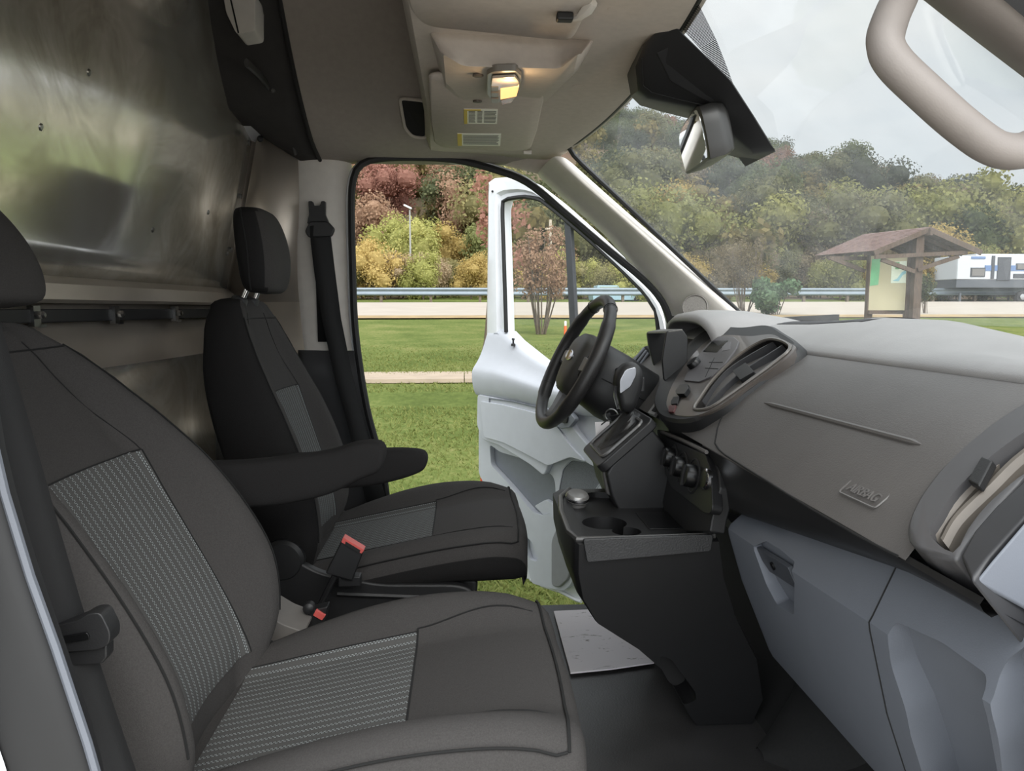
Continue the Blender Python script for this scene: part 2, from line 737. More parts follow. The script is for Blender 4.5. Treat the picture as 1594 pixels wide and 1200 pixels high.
def grass_mat():
    m = bpy.data.materials.new('lawn_soil')
    m.use_nodes = True
    nt = m.node_tree
    L = nt.links.new
    b = nt.nodes['Principled BSDF']
    tc = node(nt, 'ShaderNodeTexCoord')
    n1 = node(nt, 'ShaderNodeTexNoise', in_Scale=0.55, in_Detail=6.0, in_Roughness=0.65)
    n2 = node(nt, 'ShaderNodeTexNoise', in_Scale=14.0, in_Detail=5.0, in_Roughness=0.75)
    mp = node(nt, 'ShaderNodeMapping')
    mp.inputs['Scale'].default_value = (1, 0.5, 1)
    L(tc.outputs['Object'], n1.inputs['Vector'])
    L(tc.outputs['Object'], mp.inputs[0])
    L(mp.outputs[0], n2.inputs['Vector'])
    mx = node(nt, 'ShaderNodeMath', operation='MULTIPLY_ADD')
    mx.inputs[1].default_value = 0.55
    L(n1.outputs[0], mx.inputs[0])
    m2 = node(nt, 'ShaderNodeMath', operation='MULTIPLY')
    m2.inputs[1].default_value = 0.45
    L(n2.outputs[0], m2.inputs[0])
    L(m2.outputs[0], mx.inputs[2])
    cr = node(nt, 'ShaderNodeValToRGB')
    e = cr.color_ramp.elements
    e[0].position, e[0].color = 0.36, lin((76, 88, 42))
    e[1].position, e[1].color = 0.66, lin((134, 126, 86))
    x = e.new(0.48)
    x.color = lin((94, 106, 54))
    x = e.new(0.57)
    x.color = lin((114, 119, 68))
    L(mx.outputs[0], cr.inputs[0])
    L(cr.outputs[0], b.inputs['Base Color'])
    b.inputs['Roughness'].default_value = 0.95
    b.inputs['Specular IOR Level'].default_value = 0.1
    bp = node(nt, 'ShaderNodeBump')
    bp.inputs['Strength'].default_value = 0.8
    bp.inputs['Distance'].default_value = 0.05
    L(n2.outputs[0], bp.inputs['Height'])
    L(bp.outputs[0], b.inputs['Normal'])
    return m


M_LAWN = grass_mat()
struct('ground', mb, M_LAWN)
# unseen pale ground under and behind the van, added to bounce light inside
mb = MB()
mb.grid([[V((x, y, gz(y) + .03)) for x in range(-50, 91, 10)] for y in (-14, -6, -2, 0, 2.3)])
struct('bounce_ground', mb, mat('bounce_pale', (188, 182, 172), .9, var=.12, scale=6, bump=.4, bscale=60))

# grass blades on the lawn seen through the driver's doorway and beside the kiosk
gm = MB()
rg = random.Random(3)
M_BLADE = leaf_mat('grass_blades', (88, 104, 48), (138, 140, 82))
for _ in range(34000):
    y = 3.0 + 15 * rg.random() ** 1.6
    u = rg.uniform(540, 1060)
    p = at(u, y)
    if 9.55 < y < 10.75:
        continue
    h = rg.uniform(0.02, 0.05)
    a = rg.uniform(0, 6.28)
    w = V((math.cos(a), math.sin(a), 0)) * rg.uniform(0.003, 0.006) * (1 + y * .12)
    t = V((rg.gauss(0, .03), rg.gauss(0, .03), h))
    gm.poly([p - w, p + w, p + t * .6 + w * .6, p + t])
go = build('grass', gm, M_BLADE, smooth=False)
tag(go, 'short green lawn grass between the van and the road', 'grass', kind='stuff')

# sidewalk, road
M_CONC = mat('sidewalk_concrete', (160, 144, 126), 0.9, var=0.10, scale=3.0)
M_ROAD = mat('pale_road', (162, 152, 140), 0.9, var=0.06, scale=0.8)
mb = MB()
yn, yf = PG(660, 597).y, PG(660, 579).y
for x in range(-40, 60, 2):
    mb.box((x + 1, (yn + yf) / 2, gz((yn + yf) / 2) + 0.01), (1.985, yf - yn, 0.06))
struct('sidewalk', mb, M_CONC, smooth=False)
mb = MB()
y0, y1 = PG(800, 494).y, PG(800, 472).y
rows = []
for x in range(-80, 141, 10):
    rows.append([V((x, y0 + 0.02 * x - 0.0, gz(y0 + .02 * x) + 0.06)), V((x, (y0 + y1) / 2 + .02 * x, gz((y0 + y1) / 2 + .02 * x) + 0.12)), V((x, y1 + .05 * x, gz(y1 + .05 * x) + 0.06))])
mb.grid(rows, flip=True)
road = struct('road', mb, M_ROAD)
YR0, YR1 = y0, y1

# dirt verge at the near edge of the road
mb = MB()
mb.grid([[V((x, y0 - 1.3 + 0.02 * x, gz(y0 - 1.3 + .02 * x) + 0.055)), V((x, y0 + .25 + .02 * x, gz(y0 + .25 + .02 * x) + 0.075))] for x in range(-80, 141, 10)], flip=True)
struct('road_verge', mb, mat('dry_verge', (150, 128, 92), 0.95, var=0.25, scale=1.2))

# ---- hill
RIDGE = [(-120, 66), (-24, 62), (0, 56), (37, 43), (73, 32), (105, 24.5), (137, 17), (200, 8)]
YB, YT = 58.0, 175.0


def hill_z(x, y):
    t = (y - YB) / (YT - YB)
    base = gz(min(y, YB))
    n = noise.noise(V((x * 0.02, y * 0.02, 1.7))) * 2.6
    if t < 0:
        return base
    s = t ** 1.15 if t < 1 else 1 + (t - 1) * 0.02
    return base + (interp(RIDGE, x) - 2) * s + n * min(1, t * 2)


mb = MB()
mb.grid([[V((x, y, hill_z(x, y))) for x in range(-140, 261, 8)] for y in range(52, 240, 6)])
struct('hill', mb, mat('hillside_litter', (92, 66, 54), 0.95, var=0.3, scale=0.12, rgb2=(84, 78, 54)))

# ---- hillside trees, one object each
KINDS = {c: [tree_mesh('hillside_tree_' + c, c, 10 * i + j, h=9 + j, w=8 + 1.2 * j, n=5200, size=0.19) for j in range(3)]
         for i, c in enumerate(('olive', 'green', 'dark', 'lime', 'gold', 'rust', 'tan', 'red'))}
KINDS_HAZE = {c: [tree_mesh('hazed_tree_' + c, c, 10 * i + j, h=9 + j, w=8 + 1.2 * j, n=5200, size=0.19, leaves=LEAF_HAZE) for j in range(3)]
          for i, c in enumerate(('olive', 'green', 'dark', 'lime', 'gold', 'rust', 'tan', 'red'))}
WORD = {'olive': 'olive green', 'green': 'mid green', 'dark': 'dark green', 'lime': 'yellow-green', 'gold': 'golden yellow',
        'rust': 'rust brown', 'tan': 'dry tan', 'red': 'dull red'}


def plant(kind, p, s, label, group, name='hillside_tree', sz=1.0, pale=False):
    me = (KINDS_HAZE if pale else KINDS)[kind][rng.randrange(3)]
    o = bpy.data.objects.new(name, me)
    COL.objects.link(o)
    o.location = p
    o.scale = (s, s, s * sz)
    o.rotation_euler = (0, 0, rng.uniform(0, 6.28))
    return tag(o, label, 'tree', group)


def pick(tab):
    r = rng.random() * sum(w for _, w in tab)
    for k, w in tab:
        r -= w
        if r <= 0:
            return k
    return tab[-1][0]


nt_ = 0
spare = []
y = 176.0
while y > 60:
    step = 4.0 + y * 0.022
    x = PY(250, 480, y).x + rng.uniform(0, step)
    xmax = PY(1640, 480, y).x
    while x < xmax:
        xx, yy = x + rng.uniform(-1.5, 1.5), y + rng.uniform(-3, 3)
        zz = hill_z(xx, yy)
        u = 722 + FPX * xx / yy * 1.02
        v = 480 - FPX * (zz + 4 - 0.85) / yy
        x += step * rng.uniform(0.8, 1.25)
        door = u < 880
        if v < 60 or (u < 880 and v < 190) or (780 < u < 900 and v < 300):
            continue
        if u < 525 or rng.random() < .32 or nt_ > 280:
            spare.append((xx, yy, zz))
            continue
        if door and u < 680 and v < 345:
            if rng.random() < 0.5:
                continue
            k = pick([('rust', 5), ('red', 1.2), ('tan', 3.0), ('olive', 1.0)])
        elif door:
            k = pick([('olive', 3), ('lime', 2.4 if v > 330 else 1), ('gold', 2.0), ('rust', 2), ('green', 1.6), ('dark', 1.2)])
        elif yy < 80:
            k = pick([('lime', 1.6), ('olive', 4), ('gold', .4), ('green', 2), ('tan', 1.5)])
        else:
            k = pick([('olive', 5), ('dark', 3.4), ('green', 3), ('tan', 3), ('lime', .6), ('rust', .6)])
        where = 'on the slope beyond the open driver door' if door else ('on the slope behind the windshield' if v > 270 else 'high on the ridge under the sky')
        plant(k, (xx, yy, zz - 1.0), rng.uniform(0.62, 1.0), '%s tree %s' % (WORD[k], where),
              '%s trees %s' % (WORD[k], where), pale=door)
        nt_ += 1
    y -= 6.0 + (y - 60) * 0.035

# the rest of the wood, past the trees one could count
mb = MB()
rf = random.Random(21)
for xx, yy, zz in spare:
    h, w = rf.uniform(5, 8), rf.uniform(5, 7.5)
    lb = [((xx + c[0], yy + c[1], zz - 1 + c[2]), r) for c, r in lobed(rf, h, w, 6)]
    core_blobs(mb, lb, .55)
    leaf_cloud(mb, lb, 420, .36, rf)
fw = build('hillside_woods', mb, leaf_mat('mixed_woods_leaves', (62, 62, 38), (132, 118, 74)), smooth=False)
tag(fw, 'mixed autumn woods filling the gaps between the hillside trees', 'woods', kind='stuff')

# ---- brush along the far side of the road, behind the guardrail
for i in range(46):
    u = 535 + i * 24 + rng.uniform(-8, 8)
    yy = YR1 + rng.uniform(4.5, 11)
    p = at(u, yy)
    p.z = max(p.z, hill_z(p.x, p.y)) - 0.3
    k = pick([('gold', 4), ('lime', 3), ('tan', 2), ('olive', 1)]) if u < 780 or u > 1040 else pick([('lime', 2), ('green', 2), ('gold', 2), ('olive', 2)])
    where = 'behind the guardrail, left of the white door' if u < 770 else ('behind the guardrail, seen through the door window' if u < 1040 else 'behind the guardrail, seen through the windshield')
    where = where.replace(', left of the white door', ', seen past the driver seat')
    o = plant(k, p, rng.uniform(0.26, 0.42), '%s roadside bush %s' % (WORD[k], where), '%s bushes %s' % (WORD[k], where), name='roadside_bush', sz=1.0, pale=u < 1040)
    o['category'] = 'bush'

# ---- taller single trees of the valley edge
for (u, vb, yy, s, k, lab) in (
        (1415, 0, 62, 1.02, 'lime', 'tall yellow-green tree directly behind the kiosk roof'),
        (1485, 0, 66, 1.05, 'lime', 'broad yellow-green tree between kiosk roof and trailer'),
        (1575, 0, 58, 0.85, 'lime', 'yellow-green tree rising behind the camping trailer'),
        (1345, 0, 60, 0.85, 'olive', 'olive tree behind the low left eave of the kiosk'),
        (1465, 0, 50, 0.62, 'gold', 'golden tree just behind the front end of the trailer'),
        (640, 0, 60, 0.6, 'lime', 'bright yellow-green tree under the street lamp'),
        (585, 0, 57, 0.5, 'lime', 'small yellow-green tree close to the door seal beside the driver headrest'),
        (690, 0, 62, 0.5, 'gold', 'golden tree next to the bright yellow-green one'),
        (700, 0, 74, 0.85, 'dark', 'dark green round tree above the golden one on the slope'),
        (1265, 0, 66, 0.62, 'lime', 'yellow-green tree above the guardrail, right above the bush'),
        (1100, 0, 63, 0.55, 'tan', 'dry tan tree behind the guardrail near the pillar speaker')):
    p = at(u, yy)
    p.z = max(p.z, hill_z(p.x, p.y)) - 0.6
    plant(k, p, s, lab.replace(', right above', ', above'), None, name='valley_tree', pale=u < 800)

# ---- guardrail
M_RAIL = mat('galvanised_rail', (120, 130, 138), 0.45, metal=0.35, var=0.08, scale=2)
M_POST = mat('weathered_post', (104, 92, 78), 0.9, var=0.2, scale=6)
gy = YR1 + 1.3
gr = thing('guardrail', 'long galvanised metal guardrail along the far side of the road', 'guardrail', (0, gy, gz(gy)))
mb = MB()
prof = [(0.0, 0.31), (-0.06, 0.29), (-0.08, 0.25), (-0.03, 0.19), (-0.02, 0.155), (-0.03, 0.12), (-0.08, 0.06), (-0.06, 0.02), (0.0, 0.0)]
mb.grid([[V((x, gy + .05 * x + a * 1.4, gz(gy + .05 * x) + 0.42 + b * 1.5)) for a, b in prof] for x in range(-80, 141, 4)])
build('rail_beam', mb, M_RAIL, gr, solid=0.01)
for i, x in enumerate(range(-26, 46, 3)):
    mb = MB()
    mb.box((x, gy + .05 * x + 0.12, gz(gy + .05 * x) + 0.4), (0.16, 0.2, 0.95))
    build('post', mb, M_POST, gr, smooth=False)

# ---- bushes and small trees on the lawn
def twiggy(name, label, cat, p, h, w, colour, n, size, stems, seed, bare=0.3):
    rnd = random.Random(seed)
    t = thing(name, label, cat, p)
    mb = MB()
    lobes = []
    for i in range(stems):
        a = rnd.uniform(0, 6.28)
        tip = V(p) + V((math.cos(a) * w * rnd.uniform(.15, .48), math.sin(a) * w * rnd.uniform(.15, .48), h * rnd.uniform(.7, 1.0)))
        b0 = V(p) + V((math.cos(a) * w * .08, math.sin(a) * w * .08, 0))
        mid = b0.lerp(tip, .5) + V((rnd.gauss(0, .05) * w, rnd.gauss(0, .05) * w, 0))
        pts = spline([b0, mid, tip], 4)
        mb.tube(pts, [lerp(0.022, 0.006, k / (len(pts) - 1)) * (h / 2.2) for k in range(len(pts))], 5)
        for q in range(4):
            c = mid.lerp(tip, rnd.uniform(bare - .3, 1.0))
            e = c + V((rnd.gauss(0, .16) * w, rnd.gauss(0, .16) * w, rnd.uniform(.0, .16) * h))
            mb.tube([c, e], [0.007 * h / 2.2, 0.003], 4)
            lobes.append((e, (w * .13, w * .13, h * .10)))
    build('stem', mb, M_BARK, t)
    lm = MB()
    leaf_cloud(lm, lobes, n, size, rnd)
    build('foliage', lm, (LEAF_HAZE if p[1] < 24 and p[0] < 6 else LEAF)[colour], t, smooth=False)
    return t


p = PG(842, 520)
twiggy('leafy_shrub', 'small loose-leaved shrub with many thin stems seen through the door window', 'shrub', p, p.y / FPX * 150, p.y / FPX * 80, 'rust', 5200, 0.045, 16, 5, bare=.12)
p = PG(747, 558)
twiggy('young_tree', 'thin young red-leaved tree standing directly behind the white door edge', 'tree', p, p.y / FPX * 250, p.y / FPX * 130, 'red', 900, 0.05, 3, 6, bare=.75)
p = PG(1207, 492)
t = thing('green_bush', 'dense blue-green bush on the lawn between door pillar and kiosk', 'bush', p)
sc = p.y / FPX
mb = MB()
rb = random.Random(12)
lb = [((p.x + rb.uniform(-24, 24) * sc, p.y + rb.uniform(-.4, .4), p.z + rb.uniform(14, 52) * sc), (15 * sc, 15 * sc, 13 * sc)) for _ in range(12)]
build('foliage', leaf_cloud(core_blobs(mb, lb, .7), lb, 2600, .09, rb), leaf_mat('blue_green_leaves', (66, 92, 66), (118, 140, 104)), t, smooth=False)
mb = MB()
for i in range(5):
    mb.tube([p + V((i * .06 - .12, 0, -.05)), p + V((i * .2 - .4, 0, 30 * sc))], 0.02, 5)
build('stem', mb, M_BARK, t)
p = PG(1158, 490)
twiggy('dry_shrub', 'dry leafless tan shrub beside the blue-green bush', 'shrub', p, p.y / FPX * 112, p.y / FPX * 70, 'tan', 2600, 0.05, 14, 8, bare=.2)
p = PG(1441, 490)
twiggy('sapling_bush', 'loose green bush against the right post of the kiosk', 'bush', p, p.y / FPX * 60, p.y / FPX * 36, 'green', 1300, 0.055, 8, 9, bare=.1)

# orange survey marker in the grass
p = PG(880, 521)
s = p.y / FPX
t = thing('marker_stake', 'short orange marker stake in the grass seen through the door window', 'stake', p)
mb = MB()
mb.lathe(p, (0, 0, 1), [(2.2 * s, -0.05), (2.2 * s, 13 * s), (1.8 * s, 14 * s)], 10)
build('shaft', mb, mat('marker_orange', (226, 92, 38), 0.6), t)
mb = MB()
mb.lathe(p + V((0, 0, 14 * s)), (0, 0, 1), [(2.0 * s, 0), (2.0 * s, 6 * s), (1.2 * s, 7.5 * s)], 10)
build('cap', mb, mat('marker_white', (210, 205, 196), 0.6), t)

# street lamp and utility pole on the slope
p = at(640, 55)
s = 55 / FPX
zl = PY(632, 322, 55).z
t = thing('street_lamp', 'tall street lamp with white head above the yellow-green tree', 'lamp', p)
mb = MB()
mb.tube([p, V((p.x, p.y, zl - .2))], [.09, .05], 8)
build('pole', mb, mat('lamp_pole', (150, 150, 146), 0.6), t)
mb = MB()
mb.box((p.x - 3 * s, p.y, zl), (13 * s, .3, 2.6 * s), Matrix.Rotation(R(25), 4, 'Y'))
build('lamp_head', mb, mat('lamp_head_white', (226, 228, 232), 0.5), t, bevel=.03)
p = at(856, 58)
s = 58 / FPX
t = thing('utility_pole', 'pale wooden utility pole with crossarm seen through the door window', 'pole', p)
zl = PY(856, 342, 58).z
mb = MB()
mb.tube([p, V((p.x, p.y, zl))], [.16, .11], 8)
build('shaft', mb, mat('pole_wood', (176, 164, 146), 0.9, var=.15), t)
mb = MB()
mb.box((p.x, p.y - .1, zl - 14 * s), (16 * s, .14, 2.4 * s))
build('crossarm', mb, MATS['pole_wood'], t, smooth=False)

# white farm houses half hidden on the slope
M_HWALL = mat('house_wall', (206, 206, 204), 0.8, var=.05)
M_HROOF = mat('house_roof', (150, 156, 160), 0.7, var=.1)
for (u, v, y, w, lab) in ((1196, 382, 74, 5.0, 'small white house with grey roof among trees on the slope'),
                          (1176, 398, 66, 3.2, 'low white shed below the small white house')):
    c = PY(u, v, y)
    t = thing('farm_house' if w > 4 else 'farm_shed', lab, 'house', c)
    mb = MB()
    mb.box((c.x, c.y, c.z - w * .12 - .6), (w, w * .7, w * .42 + 1.2))
    build('house_wall', mb, M_HWALL, t, smooth=False)
    mb = MB()
    mb.prism([c + V((-w * .56, -w * .4, w * .08)), c + V((w * .56, -w * .4, w * .08)), c + V((w * .56, 0, w * .3)), c + V((-w * .56, 0, w * .3))], (0, 0, .12))
    mb.prism([c + V((-w * .56, w * .4, w * .08)), c + V((w * .56, w * .4, w * .08)), c + V((w * .56, 0, w * .3)), c + V((-w * .56, 0, w * .3))], (0, 0, .12))
    build('house_roof', mb, M_HROOF, t, smooth=False)
    mb = MB()
    for q in (-.28, .1):
        mb.box((c.x + q * w, c.y - w * .35, c.z - w * .05), (w * .16, .08, w * .16))
    build('house_window', mb, mat('house_glass', (70, 78, 84), .2), t, smooth=False)

# ---- information kiosk
KC = V((15.35, 24.0, 0))
ZC = 0.85
e1 = V((3.47, -0.25, 0)).normalized()          # along the gable front
e2 = V((-0.36, 1.0, 0)).normalized()           # ridge direction, away from us
KG = gz(24.5)
M_WOOD = mat('old_brown_timber', (82, 66, 55), 0.85, var=0.3, scale=4, stretch=(6, 6, 1))
M_SHING = mat('brown_shingles', (112, 90, 84), 0.9, var=0.25, scale=5)
M_CREAM = mat('cream_board', (172, 162, 134), 0.7, var=0.04, scale=2)
kiosk = thing('information_kiosk', 'brown timber information kiosk with shingle roof on the lawn', 'kiosk', (KC.x, KC.y, KG))
zr, ze = ZC + 2.66, ZC + 1.90


def K(a, b, z):
    return V((KC.x, KC.y, 0)) + e1 * a + e2 * b + V((0, 0, z))


for sgn, ea in ((-1, -1.74), (1, 1.74)):
    mb = MB()
    n = 14
    for i in range(n):                                  # overlapping shingle courses
        t0, t1 = i / n, (i + 1.25) / n
        a0, z0 = lerp(0, ea, t0), lerp(zr, ze, t0) + 0.02
        a1, z1 = lerp(0, ea, min(t1, 1.03)), lerp(zr, ze, min(t1, 1.03)) + 0.045
        q = [K(a0, -.12, z0), K(a1, -.12, z1), K(a1, 2.45, z1), K(a0, 2.45, z0)]
        mb.prism(q, (0, 0, -0.03))
    build('roof_slope', mb, M_SHING, kiosk, smooth=False)
    for b in (-.1, 2.4):
        mb = MB()
        mb.bar(K(0, b, zr - .07), K(ea * 1.02, b, ze - .07), .06, .16)
        build('barge_board', mb, M_WOOD, kiosk, smooth=False)
for b in (.45, .85, 1.25, 1.65, 2.05):
    for ea in (-1.66, 1.66):
        mb = MB()
        mb.bar(K(0, b, zr - .12), K(ea, b, ze - .09), .06, .12)
        build('rafter', mb, M_WOOD, kiosk, smooth=False)
mb = MB()
mb.bar(K(0, -.2, zr - .16), K(0, 2.5, zr - .16), .12, .2)
build('ridge_beam', mb, M_WOOD, kiosk, smooth=False)


def kpost(u, y, ztop, w):
    p = PY(u, 480, y)
    mb = MB()
    mb.box((p.x, y, (KG - .1 + ztop) / 2), (w, w, ztop - KG + .1), Matrix.Rotation(R(-4), 4, 'Z'))
    build('post', mb, M_WOOD, kiosk, bevel=.01)
    return p


pl = kpost(1352, 24.9, ze + .25, .2)
pr = kpost(1411, 24.5, ze + .3, .16)
pg = kpost(1424, 24.15, zr - .1, .26)
for (u, v, u2, v2, y) in ((1362, 400, 1505, 393, 23.95), (1372, 404, 1424, 423, 24.0), (1428, 420, 1492, 399, 24.0),
                          (1292, 401, 1346, 422, 25.1), (1290, 402, 1352, 402, 25.2), (1352, 486, 1412, 486, 24.7)):
    a, b = PY(u, v, y), PY(u2, v2, y)
    mb = MB()
    mb.bar(a, b, .1, .13)
    build('brace', mb, M_WOOD, kiosk, smooth=False)
a, b = PY(1354, 400, 24.85), PY(1413, 400, 24.5)
zb = PY(1385, 483, 24.7).z
za = PY(1385, 398, 24.7).z
dn = (b - a).cross(V((0, 0, 1))).normalized() * .04


def KB(s, t):
    q = a.lerp(b, s)
    return V((q.x, q.y, lerp(za, zb, t)))


mb = MB()
mb.prism([KB(0, 0), KB(1, 0), KB(1, 1), KB(0, 1)], dn)
setprops(build('notice_board', mb, M_CREAM, kiosk, smooth=False), label='cream notice board')
fr_ = dn * -.35 if (PY(1385, 440, 24) - CAM).dot(dn) > 0 else dn * 1.35
mb = MB()
mb.prism([KB(.05, .06), KB(.28, .04), KB(.25, .53), KB(.03, .55)], fr_)
setprops(build('green_poster', mb, mat('poster_green', (104, 168, 122), .5, var=.12, scale=3), kiosk, smooth=False), label='green poster')
mb = MB()
mb.prism([KB(.58, .12), KB(.97, .1), KB(.97, .5), KB(.58, .5)], fr_)
mp_ = setprops(build('map_sheet', mb, mat('map_paper', (206, 212, 196), .5), kiosk, smooth=False), label='pale map sheet')
mb = MB()
mb.prism([KB(.68, .12), KB(.78, .12), KB(.78, .25), KB(.68, .25)], fr_ * 1.3)
build('map_wood', mb, mat('map_green', (100, 150, 100), .5), mp_, smooth=False)
mb = MB()
mb.prism([KB(.62, .46), KB(.74, .42), KB(.86, .3), KB(.96, .27), KB(.96, .33), KB(.88, .36), KB(.78, .47)], fr_ * 1.3)
build('map_river', mb, mat('map_blue', (140, 184, 196), .5), mp_, smooth=False)

# ---- travel trailer
p = PG(1486, 464)
TY = 46.0
x0 = PY(1486, 480, TY).x
zt, zbt = PY(1520, 398, TY).z, PY(1520, 448, TY).z
zs0, zs1, zmid = PY(1520, 413, TY).z, PY(1520, 421.5, TY).z, PY(1520, 435, TY).z
tz = gz(TY)
trailer = thing('travel_trailer', 'white travel trailer with blue stripe and dark lower skirt parked by the road', 'trailer', (x0 + 4, TY + 1.2, tz))
Lx = 9.5
M_TW = mat('trailer_white', (184, 187, 192), .4, var=.03)
M_TD = mat('trailer_charcoal', (72, 76, 82), .5, var=.06)
M_TB = mat('trailer_blue', (88, 112, 150), .4, var=.04)
mb = MB()
mb.box((x0 + Lx / 2, TY + 1.2, (zt + zmid) / 2), (Lx, 2.4, zt - zmid))
build('body', mb, M_TW, trailer, bevel=.06)
mb = MB()
mb.box((x0 + Lx / 2, TY + 1.2, (zbt + zmid) / 2), (Lx - .04, 2.36, zmid - zbt))
build('skirt', mb, M_TD, trailer, bevel=.03)
mb = MB()
mb.box((x0 + Lx / 2 + .9, TY - .01, (zs0 + zs1) / 2), (Lx - 1.9, .05, zs0 - zs1))
build('stripe', mb, M_TB, trailer, smooth=False)
mb = MB()
mb.box((x0 + .45, TY - .012, (zt + zmid) / 2 - .02), (.86, .03, zt - zmid - .1))
build('end_panel', mb, mat('trailer_silver', (176, 180, 182), .4), trailer, smooth=False)
mb = MB()
mb.box((x0 + Lx / 2 + .6, TY + 1.2, zt + .06), (Lx - 1.4, 2.2, .14))
build('roof', mb, M_TW, trailer, bevel=.04)
for (ua, va, ub, vb, nm, mm) in ((1511, 416.5, 1533, 431, 'window', None), (1582, 410, 1600, 420, 'window', None), (1554, 400, 1572, 436.5, 'door', None),
                                 (1512, 399, 1534, 403, 'vent_panel', 'b'), (1544.5, 398, 1547, 434, 'awning_arm', None), (1578, 426, 1600, 433, 'hatch', None)):
    a, b = PY(ua, va, TY - .03), PY(ub, vb, TY - .03)
    mb = MB()
    mb.box(((a.x + b.x) / 2, TY - .02, (a.z + b.z) / 2), (b.x - a.x, .08, a.z - b.z))
    f = build(nm, mb, M_TB if mm else mat('trailer_dark', (52, 54, 60), .3), trailer, bevel=.02)
    if nm == 'window':
        mb = MB()
        mb.box(((a.x + b.x) / 2, TY - .07, (a.z + b.z) / 2), ((b.x - a.x) * .84, .03, (a.z - b.z) * .76))
        build('pane', mb, mat('trailer_glass', (96, 92, 88), .1), f, smooth=False)
for xw in (x0 + 4.55, x0 + 5.45):
    mb = MB()
    mb.lathe((xw, TY + .02, tz + .36), (0, 1, 0), [(.22, -.02), (.36, 0), (.38, .05), (.38, .2), (.3, .24)], 20)
    w_ = build('wheel', mb, mat('tyre', (38, 38, 40), .8), trailer)
    mb = MB()
    mb.lathe((xw, TY - .03, tz + .36), (0, 1, 0), [(.2, 0), (.18, -.02), (.06, -.03)], 16)
    build('wheel_rim', mb, M_STEEL, w_)
mb = MB()
mb.box((x0 + .5, TY + .3, tz + .3), (.12, .12, .65))
build('jack_leg', mb, M_TD, trailer, smooth=False)

# ---- pale blue pickup behind the guardrail
TY2 = YR1 + 4.0
s = TY2 / FPX
xa, xb = PY(921, 480, TY2).x, PY(1012, 480, TY2).x
zk = PY(960, 444, TY2).z
zc = PY(960, 459, TY2).z
zg = PY(960, 474, TY2).z
pk = thing('pickup_truck', 'pale blue pickup truck passing behind the guardrail', 'truck', ((xa + xb) / 2, TY2, zg))
M_PKB = mat('pickup_blue', (150, 176, 190), .35, var=.03)
mb = MB()
mb.prism([V((xa + .1, TY2, zg + .28)), V((xb, TY2, zg + .28)), V((xb, TY2, zc + .03)), V((xb - (xb - xa) * .12, TY2, zc + .06)), V((xa + .05, TY2, zc))], (0, 1.7, 0))
build('body', mb, M_PKB, pk, bevel=.05)
mb = MB()
mb.prism([V((xa + .25, TY2 + .1, zc)), V((xa + .4, TY2 + .1, zk)), V((xa + (xb - xa) * .45, TY2 + .1, zk)), V((xa + (xb - xa) * .56, TY2 + .1, zc))], (0, 1.5, 0))
cab = build('cab', mb, M_PKB, pk, bevel=.04)
mb = MB()
mb.prism([V((xa + .45, TY2 + .06, zc + .04)), V((xa + .55, TY2 + .06, zk - .08)), V((xa + (xb - xa) * .43, TY2 + .06, zk - .08)), V((xa + (xb - xa) * .5, TY2 + .06, zc + .04))], (0, .06, 0))
build('side_window', mb, mat('pickup_glass', (150, 160, 150), .1), cab, smooth=False)
for f in (.2, .8):
    mb = MB()
    mb.lathe((lerp(xa, xb, f), TY2 - .02, zg + .3), (0, 1, 0), [(.2, -.02), (.32, 0), (.33, .18), (.2, .2)], 18)
    build('wheel', mb, MATS['tyre'], pk)
# ------------------------------------------------------------------ the cab shell
YC = 1.5                                        # middle of the cab


def bulk_mat():
    m = bpy.data.materials.new('brushed_aluminium')
    m.use_nodes = True
    nt = m.node_tree
    L = nt.links.new
    b = nt.nodes['Principled BSDF']
    tc = node(nt, 'ShaderNodeTexCoord')
    b.inputs['Metallic'].default_value = 0.8
    mp = node(nt, 'ShaderNodeMapping')
    mp.inputs['Scale'].default_value = (1, 3, 140)
    L(tc.outputs['Object'], mp.inputs[0])
    n1 = node(nt, 'ShaderNodeTexNoise', in_Scale=2.0, in_Detail=5.0)
    L(mp.outputs[0], n1.inputs['Vector'])
    n2 = node(nt, 'ShaderNodeTexNoise', in_Scale=3.6, in_Detail=9.0, in_Roughness=0.7)
    n2.inputs['Distortion'].default_value = 1.5
    L(tc.outputs['Object'], n2.inputs['Vector'])
    cr = node(nt, 'ShaderNodeValToRGB')
    e = cr.color_ramp.elements
    e[0].position, e[0].color = 0.34, lin((178, 172, 160))
    e[1].position, e[1].color = 0.62, lin((236, 233, 226))
    L(n2.outputs[0], cr.inputs[0])
    L(cr.outputs[0], b.inputs['Base Color'])
    mr = node(nt, 'ShaderNodeMapRange')
    mr.inputs['From Min'].default_value = 0.25
    mr.inputs['From Max'].default_value = 0.75
    mr.inputs['To Min'].default_value = 0.24
    mr.inputs['To Max'].default_value = 0.11
    L(n2.outputs[0], mr.inputs['Value'])
    L(mr.outputs[0], b.inputs['Roughness'])
    b.inputs['Anisotropic'].default_value = 0.4
    bp = node(nt, 'ShaderNodeBump')
    bp.inputs['Strength'].default_value = 0.05
    bp.inputs['Distance'].default_value = 0.0006
    L(n1.outputs[0], bp.inputs['Height'])
    L(bp.outputs[0], b.inputs['Normal'])
    return m


M_ALU = bulk_mat()
M_ALUD = mat('dull_aluminium', (206, 196, 184), .46, metal=.85, var=.08, scale=5, bump=.05, rvar=.06)

# floor and inner lining below
mb = MB()
mb.box((0.12, (.57 + 2.05) / 2, -0.03), (1.78, 2.05 - .57, 0.06))
mb.box((-.46, 2.235, -0.03), (.62, .37, 0.06))
M_FLOOR = mat('black_rubber_floor', (58, 57, 57), 0.38, var=0.25, scale=7, bump=0.25, bscale=260, rvar=0.12)
struct('floor', mb, M_FLOOR, bevel=0.01)
